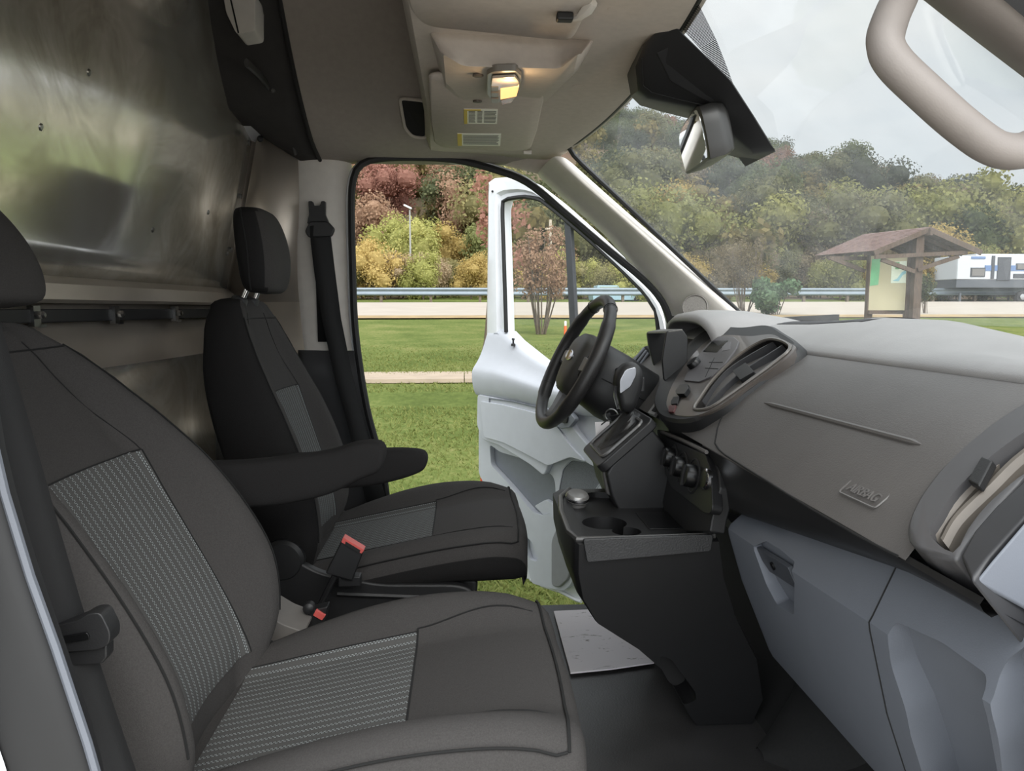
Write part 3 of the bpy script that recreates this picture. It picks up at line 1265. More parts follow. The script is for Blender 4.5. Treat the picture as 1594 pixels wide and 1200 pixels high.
# toe board and engine hump in front of the console
mb = MB()
prof = [(0.60, 0.0), (0.64, 0.012), (0.68, 0.05), (0.74, 0.12), (0.85, 0.27), (1.0, 0.5), (1.04, 0.68), (1.2, 0.68), (1.2, -0.06), (0.6, -0.06)]
mb.grid([[V((x, y, z)) for x, z in prof] for y in (0.58, 2.4)], close_u=True, cap0=True, cap1=True)
M_CARPET = mat('black_carpet', (26, 26, 26), .95, var=.2, scale=200)
struct('trim_1', mb, M_CARPET, recalc=True)
mb = MB()
rows = []
for x, w, h in ((0.56, .02, .01), (0.60, .06, .04), (0.66, .12, .11), (0.75, .22, .24), (0.9, .26, .38), (1.05, .28, .5)):
    rows.append([V((x, 1.30 + w * math.cos(a) * .9, h * math.sin(a) ** .7 if math.sin(a) > 0 else 0)) for a in [math.pi * k / 14 for k in range(15)]])
mb.grid(rows)
struct('trim_2', mb, M_CARPET)

# ---- bulkhead behind the seats
XB, LEAN = -0.752, 0.225                         # foot of the upper sheet and its forward lean per metre
def BOW(y):
    return -.05 * smooth01((2.40 - y) / 1.1)         # the sheet bows back behind the passenger


def XU(z):
    return XB + LEAN * (z - .9)


def PB(u, v):
    """point of the upper bulkhead sheet"""
    p = PP(u, v, V((XB, 0, .9)), V((1, 0, -LEAN)))
    for _ in range(3):
        p = PP(u, v, V((XB + BOW(p.y), 0, .9)), V((1, 0, -LEAN)))
    return p


mb = MB()
mb.grid([[V((XU(z) + BOW(lerp(.60, 2.40, j / 24)), lerp(.60, 2.40, j / 24), z)) for j in range(25)] for z in [.9 + 1.05 * k / 14 for k in range(15)]])
wr = struct('wall_rear', mb, M_ALU, solid=0.004)
# side panel between bulkhead and door pillar, with a slanting flange
fl0, fl1 = PY(357, 470, 2.40), PY(402, 208, 2.345)
pt0, pt1 = PY(464, 250, 2.372), PY(479, 548, 2.372)
mb = MB()
mb.grid([[fl0, fl0.lerp(fl1, .5), fl1], [fl0.lerp(V((pt0.x, 2.385, fl0.z)), .5), fl0.lerp(fl1, .5).lerp(pt0.lerp(pt1, .45), .5), fl1.lerp(pt0, .5)],
         [V((pt0.x + .004, 2.385, fl0.z)), V((pt0.x, 2.378, 1.1)), pt0]])
build('side_panel', mb, M_ALUD, wr, solid=0.004)
mb = MB()
mb.grid([[V((fl0.x, 2.40, .0)), V((fl0.x, 2.40, fl0.z))], [V((pt0.x, 2.39, .0)), V((pt0.x, 2.385, fl0.z))]])
build('side_panel', mb, M_ALUD, wr, solid=0.004)
mb = MB()
k0, k1 = PB(348, 466), PB(392, 206)
mb.grid([[k0 + V((.003, 0, 0)), k1 + V((.003, 0, 0))], [k0 + V((.012, .01, 0)), k1 + V((.014, .01, 0))], [fl0, fl1]])
build('fold_flange', mb, M_ALUD, wr, solid=0.003)
for t in (0.06, 0.3, 0.62, 0.93):
    mb = MB()
    p = k0.lerp(k1, t) + V((.004, -.018, 0))
    mb.lathe(p, (1, 0.0, -.1), [(0.0075, 0), (0.0075, .002), (0.004, .004)], 10)
    build('rivet', mb, M_STEEL, wr)
mb = MB()
pb = PY(405, 216, 2.338)
mb.lathe(pb, (0.3, -0.95, 0), [(0.009, -.004), (0.009, .004), (0.006, .006)], 14)
build('rubber_plug', mb, M_RUBBER, wr)
# ledge
mb = MB()
mb.grid([[V((x, y, z)) for x, z in ((XB + .0 + BOW(y), .915), (XB + .014 + BOW(y), .905), (XB + .026 + BOW(y), .896), (XB + .029 + BOW(y), .868), (XB + .022 + BOW(y), .862), (XB + BOW(y), .862))] for y in [lerp(.6, 2.4, k / 16) for k in range(17)]])
build('ledge', mb, M_ALUD, wr, solid=0.002, sharp=30)
# lower sheet
mb = MB()
mb.grid([[V((XB - .008 + BOW(y), y, z)) for y in [lerp(.6, 2.4, k / 16) for k in range(17)]] for z in (0.0, .3, .55, .865)])
build('lower_sheet', mb, M_ALUD, wr, solid=0.004)
mb = MB()
mb.grid([[V((XB - .003 + BOW(y), y, z)) for y in [lerp(.6, 2.36, k / 16) for k in range(17)]] for z in (.2, .72)])
build('lower_plate', mb, M_ALU, wr, solid=.003)
# screws scattered on the sheet
for (u, v) in ((60, 197), (235, 357), (135, 112), (352, 394), (322, 330)):
    p = PB(u, v)
    mb = MB()
    mb.lathe(p, (1, 0, -LEAN), [(0.009, 0), (0.009, .003), (0.005, .006)], 6)
    build('screw', mb, M_STEEL, wr)

rail = thing('bulkhead_bar', 'black bar with zinc clips under the ledge of the aluminium bulkhead', 'bar', (XB + .012, 1.5, .835))
mb = MB()
mb.grid([[V((XB + .012 + BOW(y) + a, y, .836 + b)) for a, b in ((.01, .013), (-.01, .013), (-.01, -.013), (.01, -.013))] for y in [lerp(.65, 2.25, k / 16) for k in range(17)]], close_u=True, cap0=True, cap1=True)
build('bar', mb, M_BLACK, rail, bevel=.003)
for (u, v) in ((78, 481), (190, 485), (270, 487), (333, 489)):
    p = PX(u, v, XB + .022 - .02)
    p.x = XB + .022 + BOW(p.y)
    mb = MB()
    mb.box((p.x, p.y, .836), (.012, .022, .038))
    mb.lathe((p.x + .006, p.y, .838), (1, 0, 0), [(.008, 0), (.008, .01), (.004, .014)], 6)
    mb.box((p.x + .004, p.y + .018, .818), (.004, .02, .006))
    build('clip', mb, M_STEEL, rail, sharp=30)

# ---- headliner
HL = [(2.395, 1.300), (2.37, 1.304), (2.33, 1.312), (2.24, 1.335), (2.14, 1.388), (2.02, 1.475), (1.91, 1.580), (1.80, 1.70), (1.70, 1.79), (1.60, 1.83), (1.5, 1.84)]
prof = HL + [(2 * YC - y, z) for y, z in HL[:-1][::-1]]
prof = [(p.y, p.z) for p in resample(spline([V((0, y, z)) for y, z in prof], 4), 56)]
mb = MB()
mb.grid([[V((x, y, z)) for y, z in prof] for x in (-.437, -.43, -.3, -.15, 0.0, .2, .265)])
ceiling = struct('ceiling', mb, M_SHADELINER, solid=0.02)
mb = MB()                                             # rounded rear hem of the headliner
mb.tube([V((-.438, y, z - .002)) for y, z in prof], .006, 8)
build('hem', mb, M_DARK, ceiling)
# dark lining between headliner and bulkhead
mb = MB()
rows = []
half = [V((0, y, z)) for y, z in HL[::-1]]
half = resample(spline(half, 4), 60)
for x, zm, dz in ((-.445, 1.302, .012), (-.50, 1.302, .016), (-.56, 1.336, .016), (-.62, 1.374, .016), (-.80, 1.374, .016)):
    pts = [V((x, p.y, p.z + dz)) for p in half if p.z >= max(zm, 1.318)]
    pts.append(V((x, lerp(2.372, 2.345, (zm - 1.30) / .11), zm)))
    pts = resample(pts, 26)
    rows.append([V((x, 2 * YC - p.y, p.z)) for p in pts[::-1]] + pts[1:])
mb.grid(rows)
struct('trim_3', mb, mat('rear_lining', (56, 54, 53), .8, var=.1), solid=0.01)
mb = MB()                                             # curved roof bow against the bulkhead
bow = spline([PX(u, v, x) for u, v, x in ((384, 98, -.52), (405, 118, -.52), (425, 145, -.52), (441, 175, -.52), (452, 205, -.51), (460, 240, -.505))], 5)
mb.tube(bow, .011, 8, sx=.6)
mb.lathe(PX(424, 141, -.50), (0.5, -1, -.3), [(.006, 0), (.006, .010), (.003, .012)], 8)
struct('trim_4', mb, mat('bow_grey', (62, 61, 60), .5))

# outer roof and walls that shade the cab
mb = MB()
mb.grid([[V((x, 2.45, 1.31))] + [V((x, YC + (y - YC) * 1.04, z + .05)) for y, z in prof] + [V((x, .55, 1.31))] for x in (-3.2, -.5, .22)])
struct('roof', mb, M_PAINT, solid=0.02)
mb = MB()
mb.box((-.86, YC, .5), (.03, 1.9, 2.9))
struct('partition', mb, M_DARK, smooth=False)
mb = MB()
for x0, x1, z0, z1 in ((-.85, -.385, -.5, 1.36), (-.85, 1.0, 1.235, 1.5), (-.40, 1.3, -.5, -.02)):
    mb.box(((x0 + x1) / 2, 0.56, (z0 + z1) / 2), (x1 - x0, .03, z1 - z0))
struct('wall_passenger', mb, M_PAINT, smooth=False)

# ---- overhead shelf above the windshield header
def Xh(y):                                             # windshield header curve
    q = (y - YC) / .85
    return .375 - .105 * abs(q) ** 2.2


def Zh(y):
    q = (y - YC) / .85
    return 1.325 - .012 * q * q


ys = [.66 + (2.33 - .66) * k / 30 for k in range(31)]


def Xl(y):
    return -.082 - .012 * smooth01((y - 1.9) / .4)


rows = []
for y in ys:
    e = smooth01((y - 2.2) / .13)
    z0 = 1.333 - .004 * e
    rows.append([V((Xl(y) - .004, y, z0 + .30)), V((Xl(y) - .004, y, z0 + .012)), V((Xl(y) + .004, y, z0))] +
                [V((lerp(Xl(y), Xh(y), t), y, lerp(z0, Zh(y), t) + .004 * math.sin(math.pi * t))) for t in (.1, .3, .5, .7, .85, .95)] +
                [V((Xh(y) + .006, y, Zh(y) + .004)), V((Xh(y) + .012, y, Zh(y) + .03))])
mb = MB()
mb.grid(rows)
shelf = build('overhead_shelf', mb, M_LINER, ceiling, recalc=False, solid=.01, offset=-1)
# round trim plugs
for (u, v, z, rr) in ((957, 12, 1.325, .013), (900, 133, 1.325, .013), (862, 193, 1.326, .013)):
    p = PZ(u, v, z - .003)
    mb = MB()
    mb.lathe(p, (0, 0, -1), [(rr, -.004), (rr, .0015), (rr * .9, .003), (rr * .3, .0034)], 22)
    build('trim_plug', mb, M_LINER, ceiling)
# pocket in the side lining beside the driver's visor
def PH(u, v, lift=.006):
    """point of the headliner seen at (u, v)"""
    y = 1.6
    while y < 2.38:
        p = PY(u, v, y)
        if p.z > interp([(a, b) for a, b in prof[::-1]] if prof[0][0] > prof[-1][0] else prof, y) - lift:
            return p
        y += .002
    return p


rim = rounded([PH(u, v) for u, v in ((622, 152), (662, 156), (664, 196), (664, 214), (642, 212), (630, 198))], .015, 4)
mb = MB()
mb.prism(rim, V((0, .02, .02)))
build('pocket', mb, M_DARK, ceiling, smooth=False)
mb = MB()
mb.tube([p + V((0, -.002, -.002)) for p in rim], .0045, 6, closed=True)
build('pocket_rim', mb, M_LINER, ceiling)

# ---- windshield
ZWB = .815


def Xb(y):
    q = (y - YC) / .80
    return 1.06 - .20 * abs(q) ** 2.4


def WS(s, t):
    """s across 0..1 (passenger to driver), t from base to header; bowed outward"""
    yb = lerp(.70, 2.262, s)
    yt = lerp(.76, 2.215, s)
    p = V((Xb(yb), yb, ZWB)).lerp(V((Xh(yt), yt, Zh(yt))), t)
    b = math.sin(math.pi * t) * .035
    q = 1 - abs(2 * s - 1) ** 2.5
    return p + V((.61, 0, .79)) * b * q


mb = MB()
mb.grid([[WS(i / 30, j / 16) for i in range(31)] for j in range(17)])
wsh = struct('window_1', mb, M_WIND)
mb = MB()                                              # black border of the glass
edge = [WS(1, j / 16) for j in range(17)]
top = [WS(1 - i / 30, 1) for i in range(31)]
path = resample(spline([p + V((0, 0, 0)) for p in edge[:-1:3]] + [WS(.985, 1)] + top[2::4], 5), 70)
mb.tube(path, .0075, 8)
build('gasket', mb, M_RUBBER, wsh)


def dots_mat():
    m = bpy.data.materials.new('printed_dot_band')
    m.use_nodes = True
    nt = m.node_tree
    nt.nodes.clear()
    L = nt.links.new
    uv = node(nt, 'ShaderNodeUVMap')
    sp = node(nt, 'ShaderNodeSeparateXYZ')
    L(uv.outputs[0], sp.inputs[0])
    mu = node(nt, 'ShaderNodeMath', operation='FRACT')
    L(sp.outputs[0], mu.inputs[0])
    gt = node(nt, 'ShaderNodeMath', operation='GREATER_THAN')
    gt.inputs[1].default_value = 0.36
    L(mu.outputs[0], gt.inputs[0])
    tr = node(nt, 'ShaderNodeBsdfTransparent')
    df = node(nt, 'ShaderNodeBsdfDiffuse')
    df.inputs[0].default_value = (.012, .012, .013, 1)
    mx = node(nt, 'ShaderNodeMixShader')
    L(gt.outputs[0], mx.inputs[0])
    L(tr.outputs[0], mx.inputs[1])
    L(df.outputs[0], mx.inputs[2])
    out = node(nt, 'ShaderNodeOutputMaterial')
    L(mx.outputs[0], out.inputs[0])
    return m


def glass_at(u, v):
    """point of the bowed windshield seen at (u, v)"""
    best = None
    d = ray(u, v)
    for i in range(61):
        for j in range(41):
            p = WS(i / 60, j / 40)
            w = p - CAM
            e = (w - d * (w.dot(d) / d.length_squared)).length
            if best is None or e < best[0]:
                best = (e, i / 60, j / 40)
    _, s, t = best
    st = 1 / 60
    for _ in range(24):
        for ds, dt in ((st, 0), (-st, 0), (0, st), (0, -st)):
            w = WS(s + ds, t + dt) - CAM
            e = (w - d * (w.dot(d) / d.length_squared)).length
            if e < best[0]:
                best = (e, s + ds, t + dt)
                break
        else:
            st /= 2
        _, s, t = best
    return WS(s, t), s, t


# dot-matrix band around the sensor cover: follows the glass
mb = MB()
rows, uvs = [], []
L0 = [glass_at(u, v) for u, v in ((1048, 20), (1092, 70), (1140, 126))]
L1 = [glass_at(u, v) for u, v in ((1092, 2), (1118, 55), (1144, 124))]
for i in range(13):
    f = i / 12
    a_, b_ = interp([(0, L0[0][1], L0[0][2], 0), (.5, L0[1][1], L0[1][2], 0), (1, L0[2][1], L0[2][2], 0)], f), interp([(0, L1[0][1], L1[0][2], 0), (.5, L1[1][1], L1[1][2], 0), (1, L1[2][1], L1[2][2], 0)], f)
    rows.append([WS(lerp(a_.x, b_.x, k / 6), lerp(a_.y, b_.y, k / 6)) - V((.004, 0, .005)) for k in range(7)])
    uvs.append([(f * 58, k / 6) for k in range(7)])
mb.grid(rows, uv=uvs)
build('dot_band', mb, dots_mat(), wsh)

# ---- driver's A-pillar trim with tweeter
inner = [(867, 243), (905, 278), (998, 360), (1080, 431), (1161, 499)]
outer = [(838, 268), (862, 291), (945, 362), (1000, 425), (1046, 492)]
rows = []
for k in range(13):
    t = k / 12
    a_ = resample([PY(u, v, 2.235) for u, v in inner], 13)[k]
    b_ = resample([PY(u, v, 2.37) for u, v in outer], 13)[k]
    nrm = V((-.25, -.9, .1))
    rows.append([a_ + V((.03, .05, .01)), a_, a_.lerp(b_, .12) + nrm * .016, a_.lerp(b_, .4) + nrm * .022, a_.lerp(b_, .75) + nrm * .012, b_, b_ + V((0, .05, 0))])
mb = MB()
mb.grid(rows)
pil = struct('trim_5', mb, M_TRIM, sub=1)
c = PY(1082, 479, 2.262)
mb = MB()
ax = V((-.35, -.9, .2))
mb.lathe(c + ax * .012, ax, [(.040, -.010), (.040, -.002), (.037, .000), (.035, -.003), (.012, -.002)], 32)
build('tweeter_grille', mb, mat('speaker_mesh', (118, 114, 109), .8, var=.3, scale=420), pil)
# header rail between door opening and headliner
mb = MB()
rows = []
rail_px = [(548, 252), (600, 243), (660, 241), (720, 245), (780, 256), (842, 272), (900, 316), (960, 366)]
for u, v in rail_px:
    p = PY(u, v, 2.392)
    q = PY(u, v, 2.392)
    rows.append([p + V((0, .02, .02)), p + V((0, .0, 0)), V((p.x, 2.36, max(p.z + .012, 1.30 if u < 800 else p.z + .012))), V((p.x + .02, 2.30, max(p.z + .03, 1.318 if u < 850 else p.z + .03)))])
mb.grid(rows)
struct('trim_6', mb, M_LINER, solid=.004)
# driver-side shell: pillar trim, sill and seal round the doorway
open_px = [(604, 790), (598, 745), (588, 700), (572, 640), (560, 570), (552, 500), (549, 420), (547, 330), (549, 285), (560, 258), (590, 247),
           (650, 245), (710, 249), (770, 264), (822, 285), (880, 333), (940, 384), (1000, 434), (1030, 468), (1043, 500), (1046, 530)]
seal = [PY(u, v, 2.352) for u, v in open_px]
sp_ = resample(spline(seal, 5), 90)
mb = MB()
mb.tube(sp_, .011, 8)
struct('trim_7', mb, M_RUBBER)
mb = MB()
mb.tube([p + V((-.012, .03, .004)) if p.x < 0 else p + V((.0, .03, .012)) for p in sp_], .010, 8)
struct('trim_8', mb, M_PAINT)
# B-pillar: upper warm grey trim
mb = MB()
bp_out = [(549, 245), (545, 300), (546, 420), (550, 500), (556, 545)]
bp_in = [(462, 238), (463, 300), (466, 420), (474, 500), (478, 545)]
rows = []
for (u, v), (u2, v2) in zip(resample([V((a, b, 0)) for a, b in bp_out], 10), resample([V((a, b, 0)) for a, b in bp_in], 10)) if False else \
        [((p.x, p.y), (q.x, q.y)) for p, q in zip(resample([V((a, b, 0)) for a, b in bp_out], 10), resample([V((a, b, 0)) for a, b in bp_in], 10))]:
    a_ = PY(u, v, 2.40)
    b_ = PY(u2, v2, 2.375)
    rows.append([a_, a_ + V((-.014, -.022, 0)), a_.lerp(b_, .35) + V((0, -.03, 0)), a_.lerp(b_, .7) + V((0, -.018, 0)), b_, b_ + V((-.012, .01, 0))])
mb = MB()
mb.grid(rows)
bpil = struct('trim_9', mb, M_TRIM, sub=1)
# lower dark liner of the B-pillar
mb = MB()
lo_out = [(556, 545), (572, 640), (588, 700), (604, 790), (612, 860)]
lo_in = [(474, 545), (474, 640), (480, 700), (490, 790), (500, 860)]
rows = []
for p, q in zip(resample([V((a, b, 0)) for a, b in lo_out], 8), resample([V((a, b, 0)) for a, b in lo_in], 8)):
    a_, b_ = PY(p.x, p.y, 2.40), PY(q.x, q.y, 2.37)
    rows.append([a_, a_ + V((-.01, -.03, 0)), b_, b_ + V((-.02, .01, 0))])
mb.grid(rows)
struct('trim_10', mb, mat('dark_grey_plastic', (62, 62, 64), .6, var=.06), solid=.003)
# pale lower edge of the pillar beside the seal
mb = MB()
rows = []
for u, v in ((556, 545), (572, 620), (590, 690), (606, 780), (610, 830)):
    p = PY(u - 2, v, 2.395)
    rows.append([p + V((-.014, -.012, 0)), p + V((.004, -.004, 0))])
mb.grid(rows)
struct('trim_11', mb, M_DOOR, solid=.003)
# wall from pillar to the rear, sill below the doorway
mb = MB()
mb.box((-.68, 2.43, .5), (.5, .03, 2.0))
mb.box((.3, 2.47, -.42), (1.6, .12, .24))
struct('wall_driver', mb, M_PAINT, smooth=False)
mb = MB()
mb.box((.45, 2.24, -.33), (1.5, .38, .04))
mb.box((.45, 2.045, -.18), (1.5, .02, .30))
mb.box((-.14, 2.24, -.18), (.02, .38, .30))
struct('trim_12', mb, M_DOORDK, bevel=.006)
# front cowl below the windshield on the driver's side, A-pillar root
mb = MB()
mb.prism([PY(1046, 486, 2.40), PY(1052, 560, 2.40), PY(1052, 900, 2.40), V((1.25, 2.40, -.3)), V((1.25, 2.40, .83)), PY(1160, 497, 2.38)], (0, .03, 0))
struct('wall_front', mb, M_DARK, smooth=False)
mb = MB()
mb.box((1.24, YC, .2), (.03, 1.9, 1.0))
struct('firewall', mb, M_DARK, smooth=False)

# ---- passenger door pillar close to the camera
mb = MB()
YP = .62
e_l = [(-40, 470), (-30, 640), (0, 770), (40, 900), (80, 1010), (130, 1160), (150, 1230)]
rows = []
for u, v in e_l:
    p = PY(u, v, YP)
    rows.append([p + V((.0, .02, 0)), p + V((.001, 0.0, 0)), p + V((-.010, -.006, 0)), p + V((-.03, -.012, 0)), p + V((-.052, -.02, 0)), p + V((-.06, -.02, 0))])
mb.grid(rows)
ppl = struct('trim_13', mb, mat('pillar_grey', (32, 32, 33), .5, var=.05), sub=1)
mb = MB()
mb.tube([PY(u, v, YP) + V((.001, .004, 0)) for u, v in e_l], .004, 6)
build('edge_bead', mb, M_GREY, ppl)
mb = MB()
rows = []
for u, v in e_l:
    p = PY(u, v, YP)
    rows.append([p + V((-.052, -.022, 0)), p + V((-.09, -.03, 0)), p + V((-.25, -.03, 0))])
mb.grid(rows)
struct('trim_14', mb, M_PAINT)

# ---- paper floor mat
sh = [PZ(u, v, .006) for u, v in ((862, 953), (925, 950), (1010, 990), (1018, 1033), (950, 1043), (888, 1049))]


def paper_mat():
    m = mat('dirty_white_paper', (218, 214, 216), .8, var=.02)
    nt = m.node_tree
    L = nt.links.new
    b = nt.nodes['Principled BSDF']
    tc = node(nt, 'ShaderNodeTexCoord')
    n = node(nt, 'ShaderNodeTexNoise', in_Scale=6.0, in_Detail=9.0, in_Roughness=.7)
    n.inputs['Distortion'].default_value = 2.5
    mp = node(nt, 'ShaderNodeMapping')
    mp.inputs['Scale'].default_value = (1, 2.4, 1)
    L(tc.outputs['Object'], mp.inputs[0])
    L(mp.outputs[0], n.inputs['Vector'])
    cr = node(nt, 'ShaderNodeValToRGB')
    e = cr.color_ramp.elements
    e[0].position, e[0].color = .35, lin((130, 120, 114))
    e[1].position, e[1].color = .40, lin((238, 233, 235))
    L(n.outputs[0], cr.inputs[0])
    L(cr.outputs[0], b.inputs['Base Color'])
    return m


M_PAPER = paper_mat()
mb = MB()
mb.prism(sh, (0, 0, .004))
tag(build('paper_floor_mat', mb, M_PAPER, smooth=False), 'white paper mat with dirty scuffs on the driver floor', 'mat')

# ---- grey plastic box hanging at the top of the bulkhead
t = thing('coat_hook_box', 'small warm grey plastic housing hanging high on the bulkhead', 'housing', PY(378, 40, 1.95))
o0 = [PY(u, v, 1.86) for u, v in ((346, -12), (397, -12), (397, 48), (368, 53), (352, 20))]
mb = MB()
mb.prism(rounded(o0, .008, 3), (0, .08, 0))
build('shell', mb, M_TRIM, t, bevel=.004)
mb = MB()
mb.tube([PY(u, v, 1.855) for u, v in ((357, -10), (364, 20), (371, 51))], .002, 6)
build('seam', mb, M_SEAM, t)
# ------------------------------------------------------------------ the open driver's door
DTH = R(52)
DH = V((.80, 2.47, 0))
DT = V((-math.cos(DTH), math.sin(DTH), 0))             # along the door, hinge to latch
DN = V((-math.sin(DTH), -math.cos(DTH), 0))            # inner face normal (towards the cab)


def PD(u, v, d=0.0):
    """point of the door's inner face seen at (u, v), lifted d towards the cab"""
    return PP(u, v, DH + DN * d, DN)


def dprism(mb, px, d0, d1, r=0.0, n=4):
    pts = [PD(u, v, 0) for u, v in px]
    if r:
        pts = rounded(pts, r, n)
    mb.prism([p + DN * d0 for p in pts], DN * (d1 - d0))
    return mb


door = thing('door_1', 'white front door standing open beyond the driver seat', 'door', DH + V((0, 0, -.35)))
door['kind'] = 'structure'
# outer steel shell: window frame as a ring, then the body
frame_out = [(758, 520), (759, 400), (760, 300), (761, 280), (772, 277), (803, 275), (830, 287), (870, 318), (930, 372), (985, 425), (1022, 462), (1040, 500), (1046, 560)]
frame_in = [(788, 517), (785, 420), (782, 330), (783, 313), (792, 309), (815, 306), (840, 310), (866, 330), (920, 376), (972, 424), (1004, 456), (1022, 485), (1030, 560)]
ro = resample([PD(u, v) for u, v in frame_out], 40)
ri = resample([PD(u, v) for u, v in frame_in], 40)
mb = MB()
mb.grid([[a - DN * .05, a + DN * .0, a.lerp(b, .18) + DN * .012, a.lerp(b, .62) + DN * .012, a.lerp(b, .75) - DN * .004, b - DN * .004, b - DN * .05] for a, b in zip(ro, ri)])
build('window_frame', mb, M_PAINT, door, sharp=30)
mb = MB()
rs = resample([PD(u, v, .004) for u, v in frame_in], 50)
mb.tube(rs, .009, 7)
build('window_seal', mb, M_RUBBER, door)
mb = MB()
g0 = [PD(u, v, -.02) for u, v in ((785, 520), (782, 310), (850, 308), (925, 376), (1005, 452), (1030, 500), (1030, 600), (940, 610), (860, 590))]
mb.poly(g0)
build('window_glass', mb, M_GLASS, door, smooth=False)
mb = MB()
mb.bar(PD(885, 338, -.005), PD(899, 606, -.005), .034, .02, up=DN)
build('window_divider', mb, mat('divider_bar', (72, 74, 78), .5), door, bevel=.003)
# shell below the window
shell = [(757, 520), (757, 560), (752, 575), (752, 720), (752, 880), (830, 905), (842, 915), (908, 936), (1050, 880), (1060, 560), (1000, 585), (930, 590), (880, 580), (840, 562), (800, 530), (786, 515)]
mb = MB()
dprism(mb, shell, -.07, 0.0)
build('door_skin', mb, M_PAINT, door, bevel=.008)
# inner lining: wavy upper ledge that carries the window sill, in pale grey
sill_top = [(763, 512), (786, 512), (800, 532), (835, 560), (868, 578), (930, 592), (1005, 588), (1055, 560)]
mid = [(755, 575), (790, 580), (830, 592), (860, 602), (900, 610), (950, 616), (1010, 612), (1058, 600)]
low = [(754, 616), (785, 620), (825, 628), (860, 636), (905, 645), (950, 650), (1010, 650), (1058, 648)]
R1, R2, R3 = [resample([PD(u, v) for u, v in q], 22) for q in (sill_top, mid, low)]
mb = MB()
rows = []
for a, b, c in zip(R1, R2, R3):
    rows.append([a - DN * .01, a + DN * .012, a.lerp(b, .35) + DN * .022, a.lerp(b, .7) + DN * .040, b.lerp(a, .08) + DN * .068, b + DN * .078, b.lerp(c, .4) + DN * .076, b.lerp(c, .8) + DN * .062, c + DN * .045, c + DN * .0])
mb.grid(rows)
build('upper_lining', mb, M_DOOR, door, sub=1)
# lining plate with the map-pocket and speaker fields
plate = [(753, 610), (753, 735), (765, 760), (800, 800), (822, 850), (835, 905), (860, 912), (885, 917), (898, 905), (902, 870), (925, 800), (985, 770), (1058, 740), (1058, 640), (905, 640)]
mb = MB()
dprism(mb, plate, -.004, .030, .02)
lin_ = build('lining_plate', mb, M_DOOR, door)
pocket = [(770, 690), (786, 702), (830, 715), (868, 738), (872, 748), (874, 790), (866, 797), (852, 800), (838, 796), (800, 752), (772, 722)]
cm = MB()
dprism(cm, pocket, .002, .09, .02)
spk = rounded([PD(u, v) for u, v in ((884, 728), (898, 714), (932, 718), (948, 742), (930, 768), (900, 784), (880, 786), (878, 760))], .015)
c2 = MB()
c2.prism([p + DN * .022 for p in spk], DN * .05)
lowc = [(826, 832), (836, 842), (846, 866), (842, 872), (832, 868), (826, 850)]
c3 = MB()
dprism(c3, lowc, .008, .09, .01)
cut(lin_, cm, c2, c3)
mb = MB()
dprism(mb, [(768, 680), (880, 720), (880, 805), (830, 805), (768, 730)], .0, .004)
build('map_pocket', mb, M_DOORDK, door, smooth=False)
mb = MB()                                               # little step inside the pocket
dprism(mb, [(838, 786), (856, 776), (866, 782), (872, 796), (852, 800)], .004, .024, .008)
build('pocket_step', mb, M_DOOR, door, bevel=.003)
mb = MB()
c0 = sum(spk, V((0, 0, 0))) / len(spk)
mb.prism([c0 + (p - c0) * .97 + DN * .018 for p in spk], DN * .010)
g_ = build('speaker_grille', mb, mat('door_speaker_mesh', (116, 119, 124), .75, var=.4, scale=520), door, bevel=.003)
mb = MB()
mb.tube([p + DN * .030 for p in spk], .003, 6, closed=True)
build('grille_rim', mb, M_DOOR, g_)
# armrest bolster with inset panel
arm = [(758, 612), (790, 618), (840, 628), (905, 640), (905, 660), (930, 690), (960, 720), (940, 724), (900, 700), (872, 712), (862, 738), (840, 720), (790, 690), (766, 682), (757, 660)]
mb = MB()
dprism(mb, arm, .028, .058, .02)
ar = build('armrest_panel', mb, M_DOOR, door, bevel=.010, seg=3)
inset = [(764, 622), (800, 628), (850, 640), (884, 660), (905, 690), (930, 716), (905, 708), (870, 722), (840, 706), (800, 686), (770, 678)]
mb = MB()
dprism(mb, inset, .056, .066, .02)
build('inset_panel', mb, M_DOOR, ar, bevel=.005)
mb = MB()
mb.tube([PD(u, v, .060) for u, v in ((762, 678), (762, 620), (800, 625), (850, 637), (884, 656))], .004, 6)
build('panel_groove', mb, M_DOORDK, ar)
# switch panel with grab recess below the wheel
sw = [(868, 640), (880, 636), (910, 640), (918, 650), (908, 662), (895, 664), (878, 655)]
mb = MB()
dprism(mb, sw, .056, .082, .01)
sp2 = build('switch_panel', mb, M_DOORDK, door, bevel=.004)
mb = MB()
dprism(mb, [(874, 644), (890, 646), (896, 652), (890, 656), (880, 651)], .080, .084, .005)
build('handle_recess', mb, M_DARK, sp2, smooth=False)
mb = MB()
dprism(mb, [(900, 644), (908, 645), (906, 655), (899, 655)], .080, .090, .003)
build('switch', mb, M_BLACK, sp2, bevel=.002)
# lower kick panel
mb = MB()
dprism(mb, [(868, 838), (880, 810), (895, 802), (906, 812), (905, 850), (895, 898), (880, 912), (868, 908)], .026, .040, .02)
build('kick_panel', mb, mat('kick_grey', (140, 141, 144), .6, var=.04), door, bevel=.008)
# stepped lower edge of the steel shell
mb = MB()
pts = [PD(u, v, .004) for u, v in ((826, 902), (860, 914), (898, 934), (905, 936))]
mb.tube(pts, .008, 6)
build('lower_seal', mb, M_PAINT, door)
